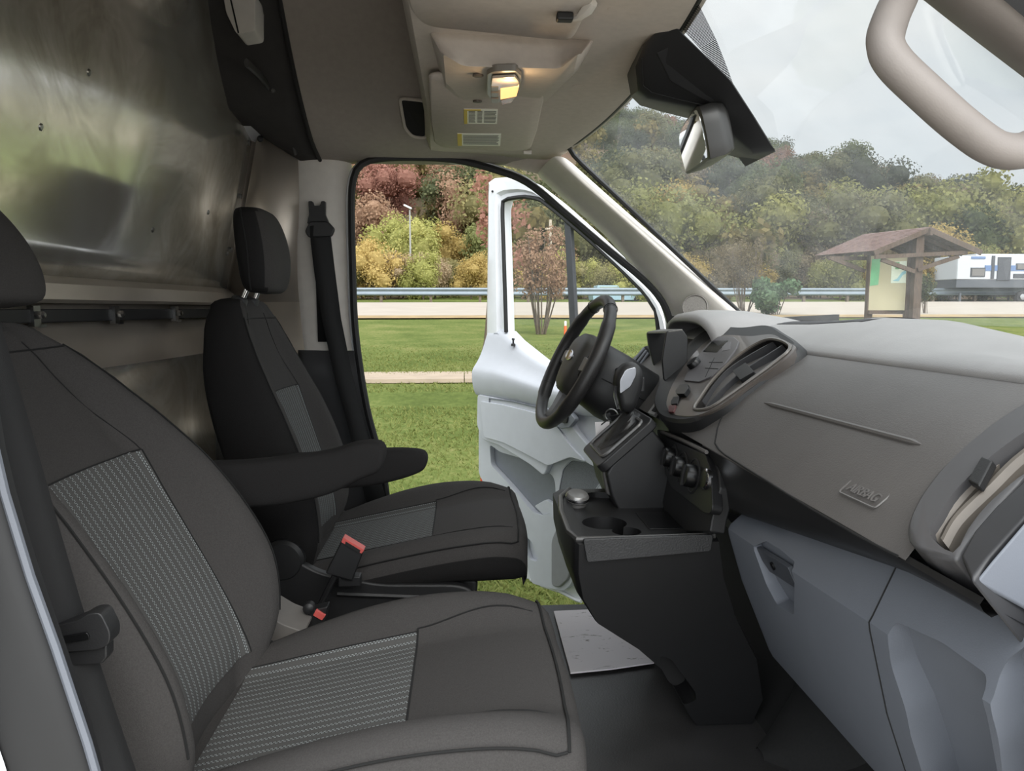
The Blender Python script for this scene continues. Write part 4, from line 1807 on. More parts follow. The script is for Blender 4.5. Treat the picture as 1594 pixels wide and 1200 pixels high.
# lock pin, reflector, badge outline
p = PD(799, 535, .02)
mb = MB()
mb.lathe(p, (0, 0, 1), [(.010, -.01), (.009, 0), (.004, .002), (.004, .014), (.007, .018), (.006, .024)], 12)
build('lock_pin', mb, M_BLACK, door)
mb = MB()
dprism(mb, [(749, 742), (753, 742), (753, 756), (749, 756)], -.03, .006)
build('reflector', mb, mat('reflector_red', (222, 56, 34), .3), door, bevel=.002)
mb = MB()
q = rounded([PD(u, v, .014) for u, v in ((769, 518), (776, 518), (776, 532), (769, 532))], .008)
mb.tube(q, .0015, 5, closed=True)
build('cover_cap', mb, M_DOOR, door)
p = PD(767, 298, .013)
mb = MB()
mb.lathe(p, DN, [(.005, 0), (.005, .004)], 10)
build('bump_stop', mb, M_BLACK, door)
# ------------------------------------------------------------------ seats
def stripe_mat():
    m = bpy.data.materials.new('striped_seat_fabric')
    m.use_nodes = True
    nt = m.node_tree
    L = nt.links.new
    b = nt.nodes['Principled BSDF']
    uv = node(nt, 'ShaderNodeUVMap')
    sp = node(nt, 'ShaderNodeSeparateXYZ')
    L(uv.outputs[0], sp.inputs[0])

    def mth(op, a, bval=None, c=None):
        n = node(nt, 'ShaderNodeMath', operation=op)
        for k, x in enumerate((a, bval, c)):
            if x is None:
                continue
            if isinstance(x, (int, float)):
                n.inputs[k].default_value = x
            else:
                L(x, n.inputs[k])
        return n.outputs[0]

    fx = mth('FRACT', mth('DIVIDE', sp.outputs[0], 0.0158))        # one pair of stripes every 15.8 mm

    def line(pos, wid, phase):
        d = mth('ABSOLUTE', mth('SUBTRACT', fx, pos))
        band = mth('LESS_THAN', d, wid)
        dash = mth('LESS_THAN', mth('FRACT', mth('ADD', mth('DIVIDE', sp.outputs[1], 0.0058), phase)), 0.62)
        return mth('MULTIPLY', band, dash)

    s = mth('MAXIMUM', line(.30, .058, 0), line(.50, .058, .5))
    d2 = mth('ABSOLUTE', mth('SUBTRACT', fx, .40))
    dark = mth('MULTIPLY', mth('LESS_THAN', d2, .22), .55)
    tc = node(nt, 'ShaderNodeTexCoord')
    nz = node(nt, 'ShaderNodeTexNoise', in_Scale=600.0, in_Detail=2.0)
    L(tc.outputs['Object'], nz.inputs['Vector'])
    m1 = node(nt, 'ShaderNodeMixRGB')
    m1.inputs[1].default_value = lin((74, 73, 71))
    m1.inputs[2].default_value = lin((46, 46, 46))
    L(dark, m1.inputs[0])
    m2 = node(nt, 'ShaderNodeMixRGB')
    m2.inputs[2].default_value = lin((150, 156, 156))
    L(s, m2.inputs[0])
    L(m1.outputs[0], m2.inputs[1])
    m3 = node(nt, 'ShaderNodeMixRGB', blend_type='MULTIPLY')
    m3.inputs[0].default_value = .5
    L(m2.outputs[0], m3.inputs[1])
    L(nz.outputs[0], m3.inputs[2])
    bc = node(nt, 'ShaderNodeBrightContrast')
    bc.inputs[1].default_value = .03
    L(m3.outputs[0], bc.inputs[0])
    L(bc.outputs[0], b.inputs['Base Color'])
    b.inputs['Roughness'].default_value = .92
    b.inputs['Specular IOR Level'].default_value = .2
    bp = node(nt, 'ShaderNodeBump')
    bp.inputs['Strength'].default_value = .5
    bp.inputs['Distance'].default_value = .001
    ad = mth('ADD', s, nz.outputs[0])
    L(ad, bp.inputs['Height'])
    L(bp.outputs[0], b.inputs['Normal'])
    return m


M_STRIPE = stripe_mat()

# backrest: (z, x of the front skin in the middle, half width, bolster, thickness)
BACK = [(.235, -.385, .205, .036, .075), (.30, -.380, .238, .060, .11), (.40, -.400, .254, .086, .135), (.50, -.432, .252, .090, .14),
        (.60, -.468, .240, .080, .135), (.69, -.503, .217, .062, .12), (.765, -.528, .190, .042, .10), (.815, -.541, .164, .026, .09), (.845, -.548, .135, .012, .078)]


def back_at(z):
    """smooth profile of the backrest"""
    n = len(BACK)
    for i in range(n - 1):
        if z <= BACK[i + 1][0] or i == n - 2:
            p0, p1, p2, p3 = BACK[max(0, i - 1)], BACK[i], BACK[i + 1], BACK[min(n - 1, i + 2)]
            t = (z - p1[0]) / (p2[0] - p1[0])
            out = []
            for k in range(1, 5):
                out.append(.5 * (2 * p1[k] + (p2[k] - p0[k]) * t + (2 * p0[k] - 5 * p1[k] + 4 * p2[k] - p3[k]) * t * t + (3 * p1[k] - p0[k] - 3 * p2[k] + p3[k]) * t ** 3))
            return out


BOLST = [1.0, 1.0, 1.0]                               # backrest bolsters, cushion bolster near and far: worn flatter on the driver seat


def back_front(z, u, lift=0.0):
    """front skin, u in -1..1 across"""
    xf, w, bo, th = back_at(z)
    a = abs(u)
    b = bo * BOLST[0] * smooth01((a - .56) / .33)
    r = 0.0
    if a > .86:
        q = (a - .86) / .14
        r = th * .34 * (1 - math.sqrt(max(0, 1 - q * q)))
    dish = .010 * math.cos(min(1, a / .5) * math.pi / 2)
    return V((xf + b - r - dish + lift * .93, w * u, z + lift * .36))


def make_back(cy):
    off = V((0, cy, 0))
    rows = []
    zs = [BACK[0][0] + (BACK[-1][0] - BACK[0][0]) * k / 26 for k in range(27)]
    us = [-1 + 2 * k / 30 for k in range(31)]
    for z in zs:
        xf, w, bo, th = back_at(z)
        fr = [back_front(z, u) for u in us]
        bk = []
        for u in us[::-1]:
            a = abs(u)
            q = max(0, (a - .7) / .3)
            e = (1 - math.sqrt(max(0, 1 - q * q))) * th * .45
            bk.append(V((xf - th + e * 1.0, w * u, z)))
        rows.append([p + off for p in fr] + [p + off for p in bk[1:-1]])
    # rounded top and bottom
    top = rows[-1]
    c = sum(top, V((0, 0, 0))) / len(top)
    ex = []
    for s, dz in ((.95, .010), (.82, .019), (.6, .025), (.3, .028)):
        ex.append([c + (p - c) * s + V((-.003, 0, dz)) for p in top])
    bot = rows[0]
    c = sum(bot, V((0, 0, 0))) / len(bot)
    pre = [[c + (p - c) * s + V((0, 0, dz)) for p in bot] for s, dz in ((.5, -.03), (.85, -.022), (.96, -.01))]
    mb = MB()
    mb.grid(pre + rows + ex, close_u=True, cap0=True, cap1=True)
    return mb


CUSH = [(-.43, .215, .225, .020), (-.36, .228, .235, .030), (-.28, .243, .242, .044), (-.18, .262, .247, .056), (-.08, .282, .249, .056), (.02, .300, .247, .044), (.08, .308, .243, .030), (.12, .306, .238, .018)]
# (x, z middle, half width, bolster height)


def cush_at(x):
    n = len(CUSH)
    for i in range(n - 1):
        if x <= CUSH[i + 1][0] or i == n - 2:
            p0, p1, p2, p3 = CUSH[max(0, i - 1)], CUSH[i], CUSH[i + 1], CUSH[min(n - 1, i + 2)]
            t = (x - p1[0]) / (p2[0] - p1[0])
            return [.5 * (2 * p1[k] + (p2[k] - p0[k]) * t + (2 * p0[k] - 5 * p1[k] + 4 * p2[k] - p3[k]) * t * t + (3 * p1[k] - p0[k] - 3 * p2[k] + p3[k]) * t ** 3) for k in range(1, 4)]


def cush_top(x, u, lift=0.0):
    zm, w, bo = cush_at(min(x, .12))
    a = abs(u)
    b = bo * (BOLST[1] if u < 0 else BOLST[2]) * smooth01((a - .5) / .32)
    r = 0
    if a > .8:
        q = (a - .8) / .2
        r = .055 * (1 - math.sqrt(max(0, 1 - q * q)))
    return V((x, w * u, zm + b - r + lift))


def make_cushion(cy):
    off = V((0, cy, 0))
    us = [-1 + 2 * k / 30 for k in range(31)]
    mb = MB()
    rows = []
    xs = [-.43 + .55 * k / 24 for k in range(25)]

    def ring(x, fx, dz, sq, zb):
        """fx moves the ring forward for the nose; dz drops it; zb is the underside"""
        top = [cush_top(x, u) for u in us]
        out = []
        for p in top:
            fr = .014 * (1 - (p.y / .25) ** 2)
            out.append(V((p.x + fx + (fr if x > .0 else 0) * smooth01((x - .0) / .12), p.y * sq, p.z - dz)))
        zm, w, bo = cush_at(x)
        side = []
        for u, zz in ((1.0, .06), (.985, .4), (.96, .8), (.88, 1.0), (.4, 1.0), (-.4, 1.0), (-.88, 1.0), (-.96, .8), (-.985, .4), (-1.0, .06)):
            zt = out[-1].z if u > 0 else out[0].z
            side.append(V((x + fx, w * u * sq, lerp(zt, zb, zz))))
        return [p + off for p in out + side]

    for x in xs:
        rows.append(ring(x, 0, 0, 1, .165 + .03 * smooth01((x + .3) / .3)))
    for fx, dz, sq, zb in ((.012, .006, .995, .197), (.022, .017, .985, .2), (.027, .032, .975, .203), (.026, .052, .965, .206), (.018, .072, .955, .209)):
        r = ring(.12, fx, dz, sq, zb)
        rows.append(r)
    mb.grid(rows, close_u=True, cap0=True, cap1=True)
    return mb


def patch(fn, a0, a1, u0, u1, na, nu, off, lift, uvmap, order, width=None):
    """a separate fabric panel lying on a seat skin"""
    rows, uv = [], []
    for i in range(na + 1):
        a = lerp(a0, a1, i / na)
        rr, uu = [], []
        for j in range(nu + 1):
            u = lerp(u0(a) if callable(u0) else u0, u1(a) if callable(u1) else u1, j / nu)
            p = fn(a, u, lift)
            rr.append(p + off)
            uu.append(uvmap(a, p))
        acc = [0.0]
        for p0, p1 in zip(rr, rr[1:]):
            acc.append(acc[-1] + (p1 - p0).length)
        uu = [(c - acc[-1] / 2 + 10.0, q[1]) for c, q in zip(acc, uu)]
        rows.append(rr)
        uv.append(uu)
    mb = MB()
    mb.grid(rows, uv=uv, flip=order)
    return mb


build_ = build


def make_seat(cy, root, lean=0.0):
    off = V((0, cy, 0))
    piv = V((-.40, 0, .25))
    rot = Matrix.Translation(piv) @ Matrix.Rotation(-lean, 4, 'Y') @ Matrix.Translation(-piv)
    SK = {'backrest', 'back_insert', 'seam', 'headrest', 'headrest_post', 'post_collar'}

    def build(name, mb, m, parent=None, **kw):
        dark = None
        if name in SK and parent is not cushion[0]:
            k = math.sin(lean) * 2.0
            mb.v = [rot @ (p - V((k * max(0, p.z - .58) ** 2, 0, 0))) for p in mb.v]
        o = build_(name, mb, m, parent, **kw)
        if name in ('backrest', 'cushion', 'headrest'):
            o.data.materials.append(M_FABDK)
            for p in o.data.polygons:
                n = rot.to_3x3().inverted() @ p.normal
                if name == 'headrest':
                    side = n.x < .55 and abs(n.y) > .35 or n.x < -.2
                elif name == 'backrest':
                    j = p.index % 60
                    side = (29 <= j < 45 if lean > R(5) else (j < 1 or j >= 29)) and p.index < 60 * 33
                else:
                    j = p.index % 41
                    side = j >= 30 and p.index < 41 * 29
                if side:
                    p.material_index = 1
        return o

    cushion = [None]
    bk = build('backrest', make_back(cy), M_FAB, root, sharp=0)
    cu = build('cushion', make_cushion(cy), M_FAB, root, sharp=0)
    cushion[0] = cu
    w_ = lambda z: back_at(z)[1]
    ub = lambda z: .148 / w_(z) + .02
    ins = patch(back_front, .262, .636, lambda z: -ub(z), ub, 40, 24, off, .0022, lambda a, p: (p.y, a * 1.12), True)
    build('back_insert', ins, M_STRIPE, bk, sharp=0)
    # seams
    mb = MB()
    seam = [back_front(z, s * ub(z), .001) + off for s in (1,) for z in [.262 + .374 * k / 24 for k in range(25)]]
    mb.tube(seam, .0019, 5)
    seam = [back_front(z, -ub(z), .001) + off for z in [.262 + .374 * k / 24 for k in range(25)]]
    mb.tube(seam, .0019, 5)
    mb.tube([back_front(.636, lerp(-ub(.636), ub(.636), k / 20), .001) + off for k in range(21)], .0019, 5)
    for s in (-1, 1):
        mb.tube([back_front(z, s * lerp(ub(.636), .52, smooth01((z - .636) / .15)), .0002) + off for z in [.636 + .2 * k / 16 for k in range(17)]], .0012, 5)
        mb.tube([back_front(z, s * .93, .001) + off for z in [.30 + .525 * k / 24 for k in range(25)]], .0018, 5)
    mb.tube([back_front(.822, lerp(-.86, .86, k / 20), .0003) + off for k in range(21)], .0016, 5)
    build('seam', mb, M_SEAM, bk)
    uc = lambda x: .150 / cush_at(x)[1]
    ins = patch(cush_top, -.372, -.083, lambda x: -uc(x), uc, 30, 24, off, .0022, lambda a, p: (p.y, a), False)
    build('cushion_insert', ins, M_STRIPE, cu, sharp=0)
    mb = MB()
    for s in (-1, 1):
        mb.tube([cush_top(x, s * uc(x), .001) + off for x in [-.40 + .317 * k / 20 for k in range(21)]], .0019, 5)
        mb.tube([cush_top(x, s * lerp(.62, .70, smooth01((x + .083) / .15)), .0008) + off for x in [-.083 + .2 * k / 16 for k in range(17)]], .0016, 5)
        ee = cush_top(.12, s * .955, 0)
        mb.tube([cush_top(x, s * .965, .0015) + off for x in [-.38 + .49 * k / 20 for k in range(21)]] + [V((ee.x + .004, ee.y, ee.z + .0015)) + off], .002, 5)
    mb.tube([cush_top(-.083, lerp(-.62, .62, k / 20), .001) + off for k in range(21)], .0019, 5)
    fr = []
    for k in range(25):
        u = lerp(-.955, .955, k / 24)
        p = cush_top(.12, u, 0)
        fr.append(V((p.x + .004 + .014 * (1 - (p.y / .25) ** 2), p.y, p.z + .0015)) + off)
    mb.tube(fr, .0022, 5)
    build('seam', mb, M_SEAM, cu)
    # headrest on two posts
    hz0, hz1 = .884, 1.098
    rows = []
    N = 28
    for k in range(15):
        t = k / 14
        z = lerp(hz0, hz1, t)
        e = math.sin(math.pi * min(1, max(.0, t))) ** .32 if 0 < t < 1 else .18
        if t in (0, 1):
            e = .30
        w = .125 * (1 - .10 * t) * (.55 + .45 * e)
        d = .052 * (.45 + .55 * e)
        cx = -.520 - .032 * t + .010 * math.sin(math.pi * t)
        ring = []
        for j in range(N):
            a = 2 * math.pi * j / N
            ca, sa = math.cos(a), math.sin(a)
            ring.append(V((cx + d * math.copysign(abs(ca) ** .75, ca), w * math.copysign(abs(sa) ** .55, sa), z)) + off)
        rows.append(ring)
    mb = MB()
    mb.grid(rows, close_u=True, cap0=True, cap1=True)
    hr = build('headrest', mb, M_FAB, root, sub=1)
    for s in (-1, 1):
        mb = MB()
        mb.tube([V((lerp(-.520, -.552, t) + .012 * math.sin(math.pi * t) - .012, s * (.125 * (1 - .1 * t) * (.55 + .45 * math.sin(math.pi * t) ** .32) - .001), lerp(hz0, hz1, t))) + off for t in [.04 + .92 * k / 18 for k in range(19)]], .0022, 5)
        build('seam', mb, M_SEAM, hr)
    for s in (-1, 1):
        mb = MB()
        mb.tube([V((-.590, s * .052, .81)) + off, V((-.548, s * .052, .905)) + off], .0065, 10)
        build('headrest_post', mb, M_CHROME, root)
        mb = MB()
        mb.lathe(V((-.575, s * .052, .856)) + off, (.3, 0, .95), [(.020, 0), (.020, .016), (.016, .021), (.008, .022)], 16)
        build('post_collar', mb, M_BLACK, root)
    # plinth and side shields
    mb = MB()
    mb.grid([[V((x, cy + sy * w, z)) for x, z in ((-.50, 0), (-.50, .20), (-.30, .215), (-.05, .20), (.03, .19), (.02, 0))] for sy, w in ((-1, .20), (1, .20))], cap0=True, cap1=True, close_u=True)
    build('plinth', mb, M_BLACK, root, bevel=.008, recalc=True)
    for sy in (-1, 1):
        mb = MB()
        pr = [(-.50, .09), (-.50, .26), (-.42, .285), (-.34, .235), (-.20, .205), (-.02, .200), (.02, .185), (.03, .150), (-.02, .11), (-.2, .07)]
        mb.prism(rounded([V((x, cy + sy * .222, z)) for x, z in pr], .03, 4), (0, sy * .028, 0))
        sh = build('side_shield', mb, M_BLACK, root, bevel=.007)
        mb = MB()
        mb.tube([V((x, cy + sy * .252, z)) for x, z in ((-.30, .185), (-.1, .172), (-.02, .170), (.0, .155))], .006, 6)
        build('shield_rib', mb, M_BLACK, sh)
        mb = MB()
        mb.lathe((-.425, cy + sy * .225, .265), (0, sy, 0), [(.05, 0), (.05, .02), (.042, .028), (.01, .03)], 24)
        build('recliner_cover', mb, M_BLACK, sh)


def make_arm(root, cy, y0, y1, pts_top, name='armrest'):
    """pts: (x, z top, z bottom) from pivot to tip"""
    rows = []
    n = 16
    tab = [V((0, 0, 0))]
    P_ = spline([V(p) for p in pts_top], 6)
    L_ = len(P_)
    for k, p in enumerate(P_):
        zc, h = (p.y + p.z) / 2, (p.y - p.z) / 2
        t = k / (L_ - 1)
        s = 1.0
        if t > .86:
            s = math.sqrt(max(.0, 1 - ((t - .86) / .145) ** 2))
        hw = (y1 - y0) / 2 * (.35 + .65 * s)
        h *= .25 + .75 * s
        ring = []
        for j in range(n):
            a = 2 * math.pi * j / n
            ca, sa = math.cos(a), math.sin(a)
            ring.append(V((p.x, (y0 + y1) / 2 + hw * math.copysign(abs(ca) ** .5, ca), zc + h * math.copysign(abs(sa) ** .6, sa))))
        rows.append(ring)
    mb = MB()
    mb.grid(rows, close_u=True, cap0=True, cap1=True, flip=True)
    return build(name, mb, M_FABDK, root, sub=1)


SEATY, DRVY = 1.08, 1.945
seat = thing('van_seat', 'charcoal front passenger seat with striped fabric insert, nearest to the white door pillar', 'seat', (-.15, SEATY, 0), 'front seats of the van')
make_seat(SEATY, seat, R(9.5))
drv = thing('van_seat', 'charcoal driver seat with headrest, standing behind the steering wheel', 'seat', (-.145, DRVY, 0), 'front seats of the van')
BOLST[:] = [.62, .35, 1.0]
make_seat(DRVY, drv, R(-1.0))
make_arm(seat, SEATY, 1.375, 1.435, [(-.50, .565, .470), (-.42, .566, .474), (-.34, .573, .480), (-.26, .583, .497), (-.20, .600, .525), (-.165, .600, .540), (-.150, .590, .565)])
a2 = make_arm(drv, DRVY, 1.655, 1.715, [(-.44, .520, .440), (-.36, .524, .440), (-.28, .528, .440), (-.20, .532, .448), (-.14, .532, .462), (-.10, .527, .478), (-.085, .518, .495)])
mb = MB()                                               # pale lower trim behind the passenger cushion
mb.prism(rounded([PY(u, v, 1.35) for u, v in ((398, 1002), (412, 955), (440, 972), (478, 985), (440, 1010))], .01), (0, .10, 0))
build('base_trim', mb, mat('beige_grey_trim', (106, 102, 98), .6), seat, bevel=.004)

# ------------------------------------------------------------------ seat belts
M_WEB = mat('black_belt_webbing', (14, 14, 15), .8, var=.15, scale=500, bump=.25, bscale=1500)


def strap(mb, pts, w, th=.0014):
    """flat webbing: pts = (centre, sideways vector)"""
    rows = []
    for p, s in pts:
        s = V(s).normalized() * w / 2
        rows.append([p - s, p - s * .5, p + s * .5, p + s])
    mb.grid(rows)
    return mb


belt = thing('seat_belt', 'black passenger seat belt hanging close to the camera with sliding tongue', 'seat belt', PY(100, 980, .70))
YB_ = .70
L_ = [(-70, 440), (-45, 600), (0, 770), (35, 885), (73, 1010), (110, 1105), (152, 1205), (170, 1250)]
R_ = [(-20, 440), (18, 560), (58, 700), (92, 820), (130, 950), (165, 1062), (212, 1200), (228, 1250)]
mb = MB()
rows = []
for a, b in zip(resample([V((u, v, 0)) for u, v in L_], 16), resample([V((u, v, 0)) for u, v in R_], 16)):
    p, q = PY(a.x, a.y, YB_ - .01), PY(b.x, b.y, YB_ + .015)
    rows.append([p, p.lerp(q, .33), p.lerp(q, .66), q])
mb.grid(rows)
build('webbing', mb, M_WEB, belt, solid=.002)
mb = MB()
tg = [PY(u, v, .695) for u, v in ((64, 978), (120, 966), (136, 955), (156, 953), (172, 985), (170, 1004), (152, 1012), (76, 1018))]
mb.prism(rounded(tg, .006, 3), (0, .022, 0))
tong = build('tongue', mb, M_BLACK, belt, bevel=.003)
mb = MB()
mb.prism(rounded([PY(u, v, .693) for u, v in ((72, 996), (136, 984), (140, 996), (76, 1006))], .003, 3), (0, .004, 0))
build('tongue_slot', mb, M_GLOSS, tong, bevel=.001)
mb = MB()
mb.prism([PY(u, v, .70) for u, v in ((150, 1008), (166, 1004), (166, 1024), (158, 1034), (100, 1038), (98, 1016))], (0, .016, 0))
build('tongue_stop', mb, M_BLACK, tong, bevel=.002)

belt = thing('seat_belt', 'black driver seat belt hanging from its guide on the door pillar', 'seat belt', PY(497, 340, 2.33))
mb = MB()
gy_ = 2.34
mb.prism(rounded([PY(u, v, gy_) for u, v in ((480, 313), (486, 313), (488, 320), (498, 320), (500, 313), (506, 313), (506, 334), (512, 348), (478, 348), (481, 334))], .003, 3), (0, .02, 0))
build('height_slider', mb, M_BLACK, belt, bevel=.003)
mb = MB()
mb.prism(rounded([PY(u, v, gy_ - .015) for u, v in ((482, 344), (510, 344), (521, 356), (516, 368), (480, 370), (474, 360))], .008, 4), (0, .02, 0))
build('belt_guide', mb, M_BLACK, belt, bevel=.005)
mb = MB()
rows = []
for (u0, u1, v, yy) in ((482, 513, 352, gy_ - .018), (484, 516, 380, gy_ - .016), (490, 522, 430, gy_ - .01), (502, 531, 500, 2.32), (519, 547, 580, 2.31), (538, 563, 650, 2.30), (556, 584, 720, 2.29), (572, 604, 790, 2.29)):
    p, q = PY(u0, v, yy), PY(u1, v - 4, yy + .02)
    rows.append([p, p.lerp(q, .5) + V((0, -.003, 0)), q])
mb.grid(rows)
build('webbing', mb, M_WEB, belt, solid=.002)
mb = MB()
rows = []
for (u0, u1, v) in ((489, 506, 372), (492, 511, 450), (495, 516, 532)):
    p, q = PY(u0, v, 2.352), PY(u1, v, 2.352)
    rows.append([p, q])
mb.grid(rows)
build('return_webbing', mb, M_WEB, belt, solid=.002)

# buckles
bk = thing('seat_belt_buckle', 'driver belt buckle with red button standing between the two seats', 'buckle', PY(530, 900, 1.62))
q = [PY(u, v, 1.60) for u, v in ((533, 838), (566, 858), (548, 905), (506, 893))]
mb = MB()
mb.prism(q, (0, .03, 0))
build('housing', mb, M_BLACK, bk, bevel=.004)
mb = MB()
mb.prism(rounded([PY(u, v, 1.598) for u, v in ((534, 836), (567, 856), (563, 862), (531, 844))], .002), (0, .026, 0))
btn = build('button', mb, M_RED, bk, bevel=.0015)
mb = MB()
mb.prism([PY(u, v, 1.596) for u, v in ((538, 843), (561, 857), (559, 861), (537, 848))], (0, .02, 0))
build('slot', mb, M_DARK, btn, smooth=False)
mb = MB()
mb.tube([PY(u, v, 1.61) for u, v in ((522, 895), (512, 915), (502, 935), (494, 960), (488, 985))], .007, 8, sx=1.6)
build('stalk', mb, M_BLACK, bk)
mb = MB()
mb.box(PY(545, 902, 1.63), (.05, .03, .025))
build('stalk_cover', mb, M_BLACK, bk, bevel=.004)
bk = thing('seat_belt_buckle', 'passenger belt buckle with red button low beside the passenger cushion', 'buckle', PY(490, 965, 1.42))
mb = MB()
mb.prism([PY(u, v, 1.42) for u, v in ((484, 950), (510, 944), (506, 968), (470, 990), (468, 972))], (0, .03, 0))
build('housing', mb, M_BLACK, bk, bevel=.003)
mb = MB()
mb.prism(rounded([PY(u, v, 1.415) for u, v in ((492, 949), (507, 958), (501, 966), (487, 958))], .002), (0, .02, 0))
build('button', mb, M_RED, bk, bevel=.0015)
mb = MB()
mb.lathe(PY(481, 946, 1.42), (0, -1, 0), [(.011, -.01), (.011, .006), (.006, .01)], 14)
build('anchor_bolt', mb, M_BLACK, bk)
# ------------------------------------------------------------------ dashboard
FP0 = V((.452, 0, .590))                                # rear-facing plane of the dash
FPN = V((-.17, 0, .20)).normalized()


def PF(u, v, d=0.0):
    return PP(u, v, FP0 + FPN * d, FPN)


def fprism(mb, px, d0, d1, r=0.0, n=4, at_d=None):
    pts = [PF(u, v, d1 if at_d is None else at_d) for u, v in px]
    if r:
        pts = rounded(pts, r, n)
    base = d1 if at_d is None else at_d
    mb.prism([p + FPN * (d0 - base) for p in pts], FPN * (d1 - d0))
    return mb


dash = thing('dashboard', 'long charcoal van dashboard with radio pod, vents and grey glovebox', 'dashboard', (.7, YC, 0))

# --- rear-facing pad (with the airbag panel) and its dark underside
FACE = [(.520, .500), (.500, .535), (.468, .560), (.452, .578), (.452, .592), (.462, .606), (.490, .638), (.53, .682), (.57, .716), (.61, .742), (.645, .762), (.665, .766), (.70, .766)]
mb = MB()
Y0d, Y1d = .60, 2.34
rows = []
vent_left = sorted([(p.x, p.y) for p in [PF(u, v, .0) for u, v in ((1424, 836), (1440, 782), (1482, 726), (1540, 674), (1600, 632), (1680, 590))]])
for k in range(41):
    rows.append([V((x, lerp(max(.60, interp(vent_left, x) - .022) if x < .64 else .60, Y1d, (k / 40) ** 1.5), z)) for x, z in FACE[4:]])
mb.grid(rows)
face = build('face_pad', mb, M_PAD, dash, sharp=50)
mb = MB()
rows = []
for k in range(19):
    y = lerp(.60, 1.365, k / 18)
    zl = interp([(.66, .578), (.80, .560), (1.275, .488), (1.46, .46)], y)
    rows.append([V((.456, y, .596)), V((.4525, y, .590)), V((.456, y, .584)), V((.464, y, lerp(.578, zl, .45))), V((.474, y, zl + .004)), V((.52, y, zl - .02))])
mb.grid(rows, flip=True)
build('lower_band', mb, mat('satin_black_band', (30, 30, 31), .4, var=.06), dash, sharp=60)

# --- upper pad up to the windshield
TOP = [(.70, .750), (.664, .752), (.651, .757), (.648, .764), (.653, .772), (.668, .782), (.71, .802), (.76, .821), (.82, .832), (.88, .830), (.95, .815), (1.03, .79), (1.12, .755)]
CREST = [(.55, .720), (.70, .745), (.85, .768), (1.0, .790), (1.15, .813), (1.28, .830), (1.42, .832), (1.60, .822), (1.9, .815), (2.4, .815)]


def top_at(y):
    c = interp(CREST, y) - .832
    return [V((x, y, z + c * smooth01((x - .66) / .13))) for x, z in TOP]


mb = MB()
mb.grid([top_at(lerp(.585, 2.33, k / 44)) for k in range(45)])
build('upper_pad', mb, M_PADSKY, dash, sharp=0)
# end cheek of the upper pad
mb = MB()
pr = top_at(.585)
mb.prism([p for p in pr] + [V((1.12, .585, .60)), V((.70, .585, .60))], (0, -.012, 0))
build('pad_cheek', mb, M_PAD, dash, bevel=.003)

mb = MB()
mb.prism([V((x, .600, z)) for x, z in ((.645, .745), (.70, .735), (.90, .70), (1.12, .64), (1.12, .15), (.625, .15), (.625, .56))], (0, .02, 0))
build('dash_end', mb, M_BLACK, dash, bevel=.004)

# airbag panel: shallow seam, crease and word
def face_pt(u, v, lift=0.0):
    """point of the curved face pad seen at (u, v)"""
    d = ray(u, v)
    best = None
    for (x0, z0), (x1, z1) in zip(FACE[3:-1], FACE[4:]):
        n = V((-(z1 - z0), 0, (x1 - x0)))
        if n.length < 1e-6:
            continue
        n.normalize()
        den = d.dot(n)
        if abs(den) < 1e-6:
            continue
        p = CAM + d * ((V((x0, 0, z0)) - CAM).dot(n) / den)
        t = ((p.x - x0) * (x1 - x0) + (p.z - z0) * (z1 - z0)) / ((x1 - x0) ** 2 + (z1 - z0) ** 2)
        if -.02 <= t <= 1.02 and (p - CAM).dot(d) > 0:
            if best is None or (p - CAM).length < best[0]:
                best = ((p - CAM).length, p + n * lift)
    return best[1] if best else PF(u, v, lift)


mb = MB()
sm = [face_pt(u, v, .0005) for u, v in resample([V((a, b, 0)) for a, b in ((1128, 640), (1116, 668), (1113, 690), (1122, 704), (1160, 728), (1260, 790), (1340, 836), (1398, 868))], 30) for u, v in ((u, v),)] if False else \
     [face_pt(q.x, q.y, .0005) for q in resample([V((a, b, 0)) for a, b in ((1132, 634), (1118, 662), (1113, 690), (1122, 704), (1160, 728), (1260, 790), (1340, 836), (1398, 866))], 34)]
mb.tube(sm, .0016, 6)
build('panel_seam', mb, M_SEAM, face)
mb = MB()
cr = [face_pt(q.x, q.y, .0) for q in resample([V((1190, 627, 0)), V((1310, 659, 0)), V((1434, 692, 0))], 20)]
mb.tube(cr, [.001] + [.0045] * 18 + [.001], 8)
build('crease_rib', mb, M_PAD, face)
# raised AIRBAG lettering in a rounded frame
o_, ex_, ey_ = face_pt(1345, 768), None, None
ex_ = (face_pt(1375, 782) - face_pt(1318, 757)).normalized()
ey_ = FPN.cross(ex_).normalized()
fn_ = FPN
if ey_.z < 0:
    ey_ = -ey_
tc_ = bpy.data.curves.new('airbag_word', 'FONT')
tc_.body = 'AIRBAG'
tc_.size = .0185
tc_.extrude = .0006
tc_.align_x = 'CENTER'
tc_.align_y = 'CENTER'
to_ = bpy.data.objects.new('airbag_word', tc_)
COL.objects.link(to_)
nz_ = ex_.cross(ey_)
mw = Matrix(((ex_.x, ey_.x, nz_.x, 0), (ex_.y, ey_.y, nz_.y, 0), (ex_.z, ey_.z, nz_.z, 0), (0, 0, 0, 1)))
bpy.context.view_layer.update()
tme = bpy.data.meshes.new_from_object(to_.evaluated_get(bpy.context.evaluated_depsgraph_get()))
bpy.data.objects.remove(to_)
mb = MB()
pos = o_ + nz_ * .0014
for vtx in tme.vertices:
    mb.pt(pos + (mw @ (vtx.co + V((vtx.co.y * .12, 0, 0)))))
for p in tme.polygons:
    mb.face(list(p.vertices))
setprops(build('airbag_word', mb, mat('embossed_grey', (96, 93, 91), .42), face, smooth=False), label='raised AIRBAG lettering')
mb = MB()
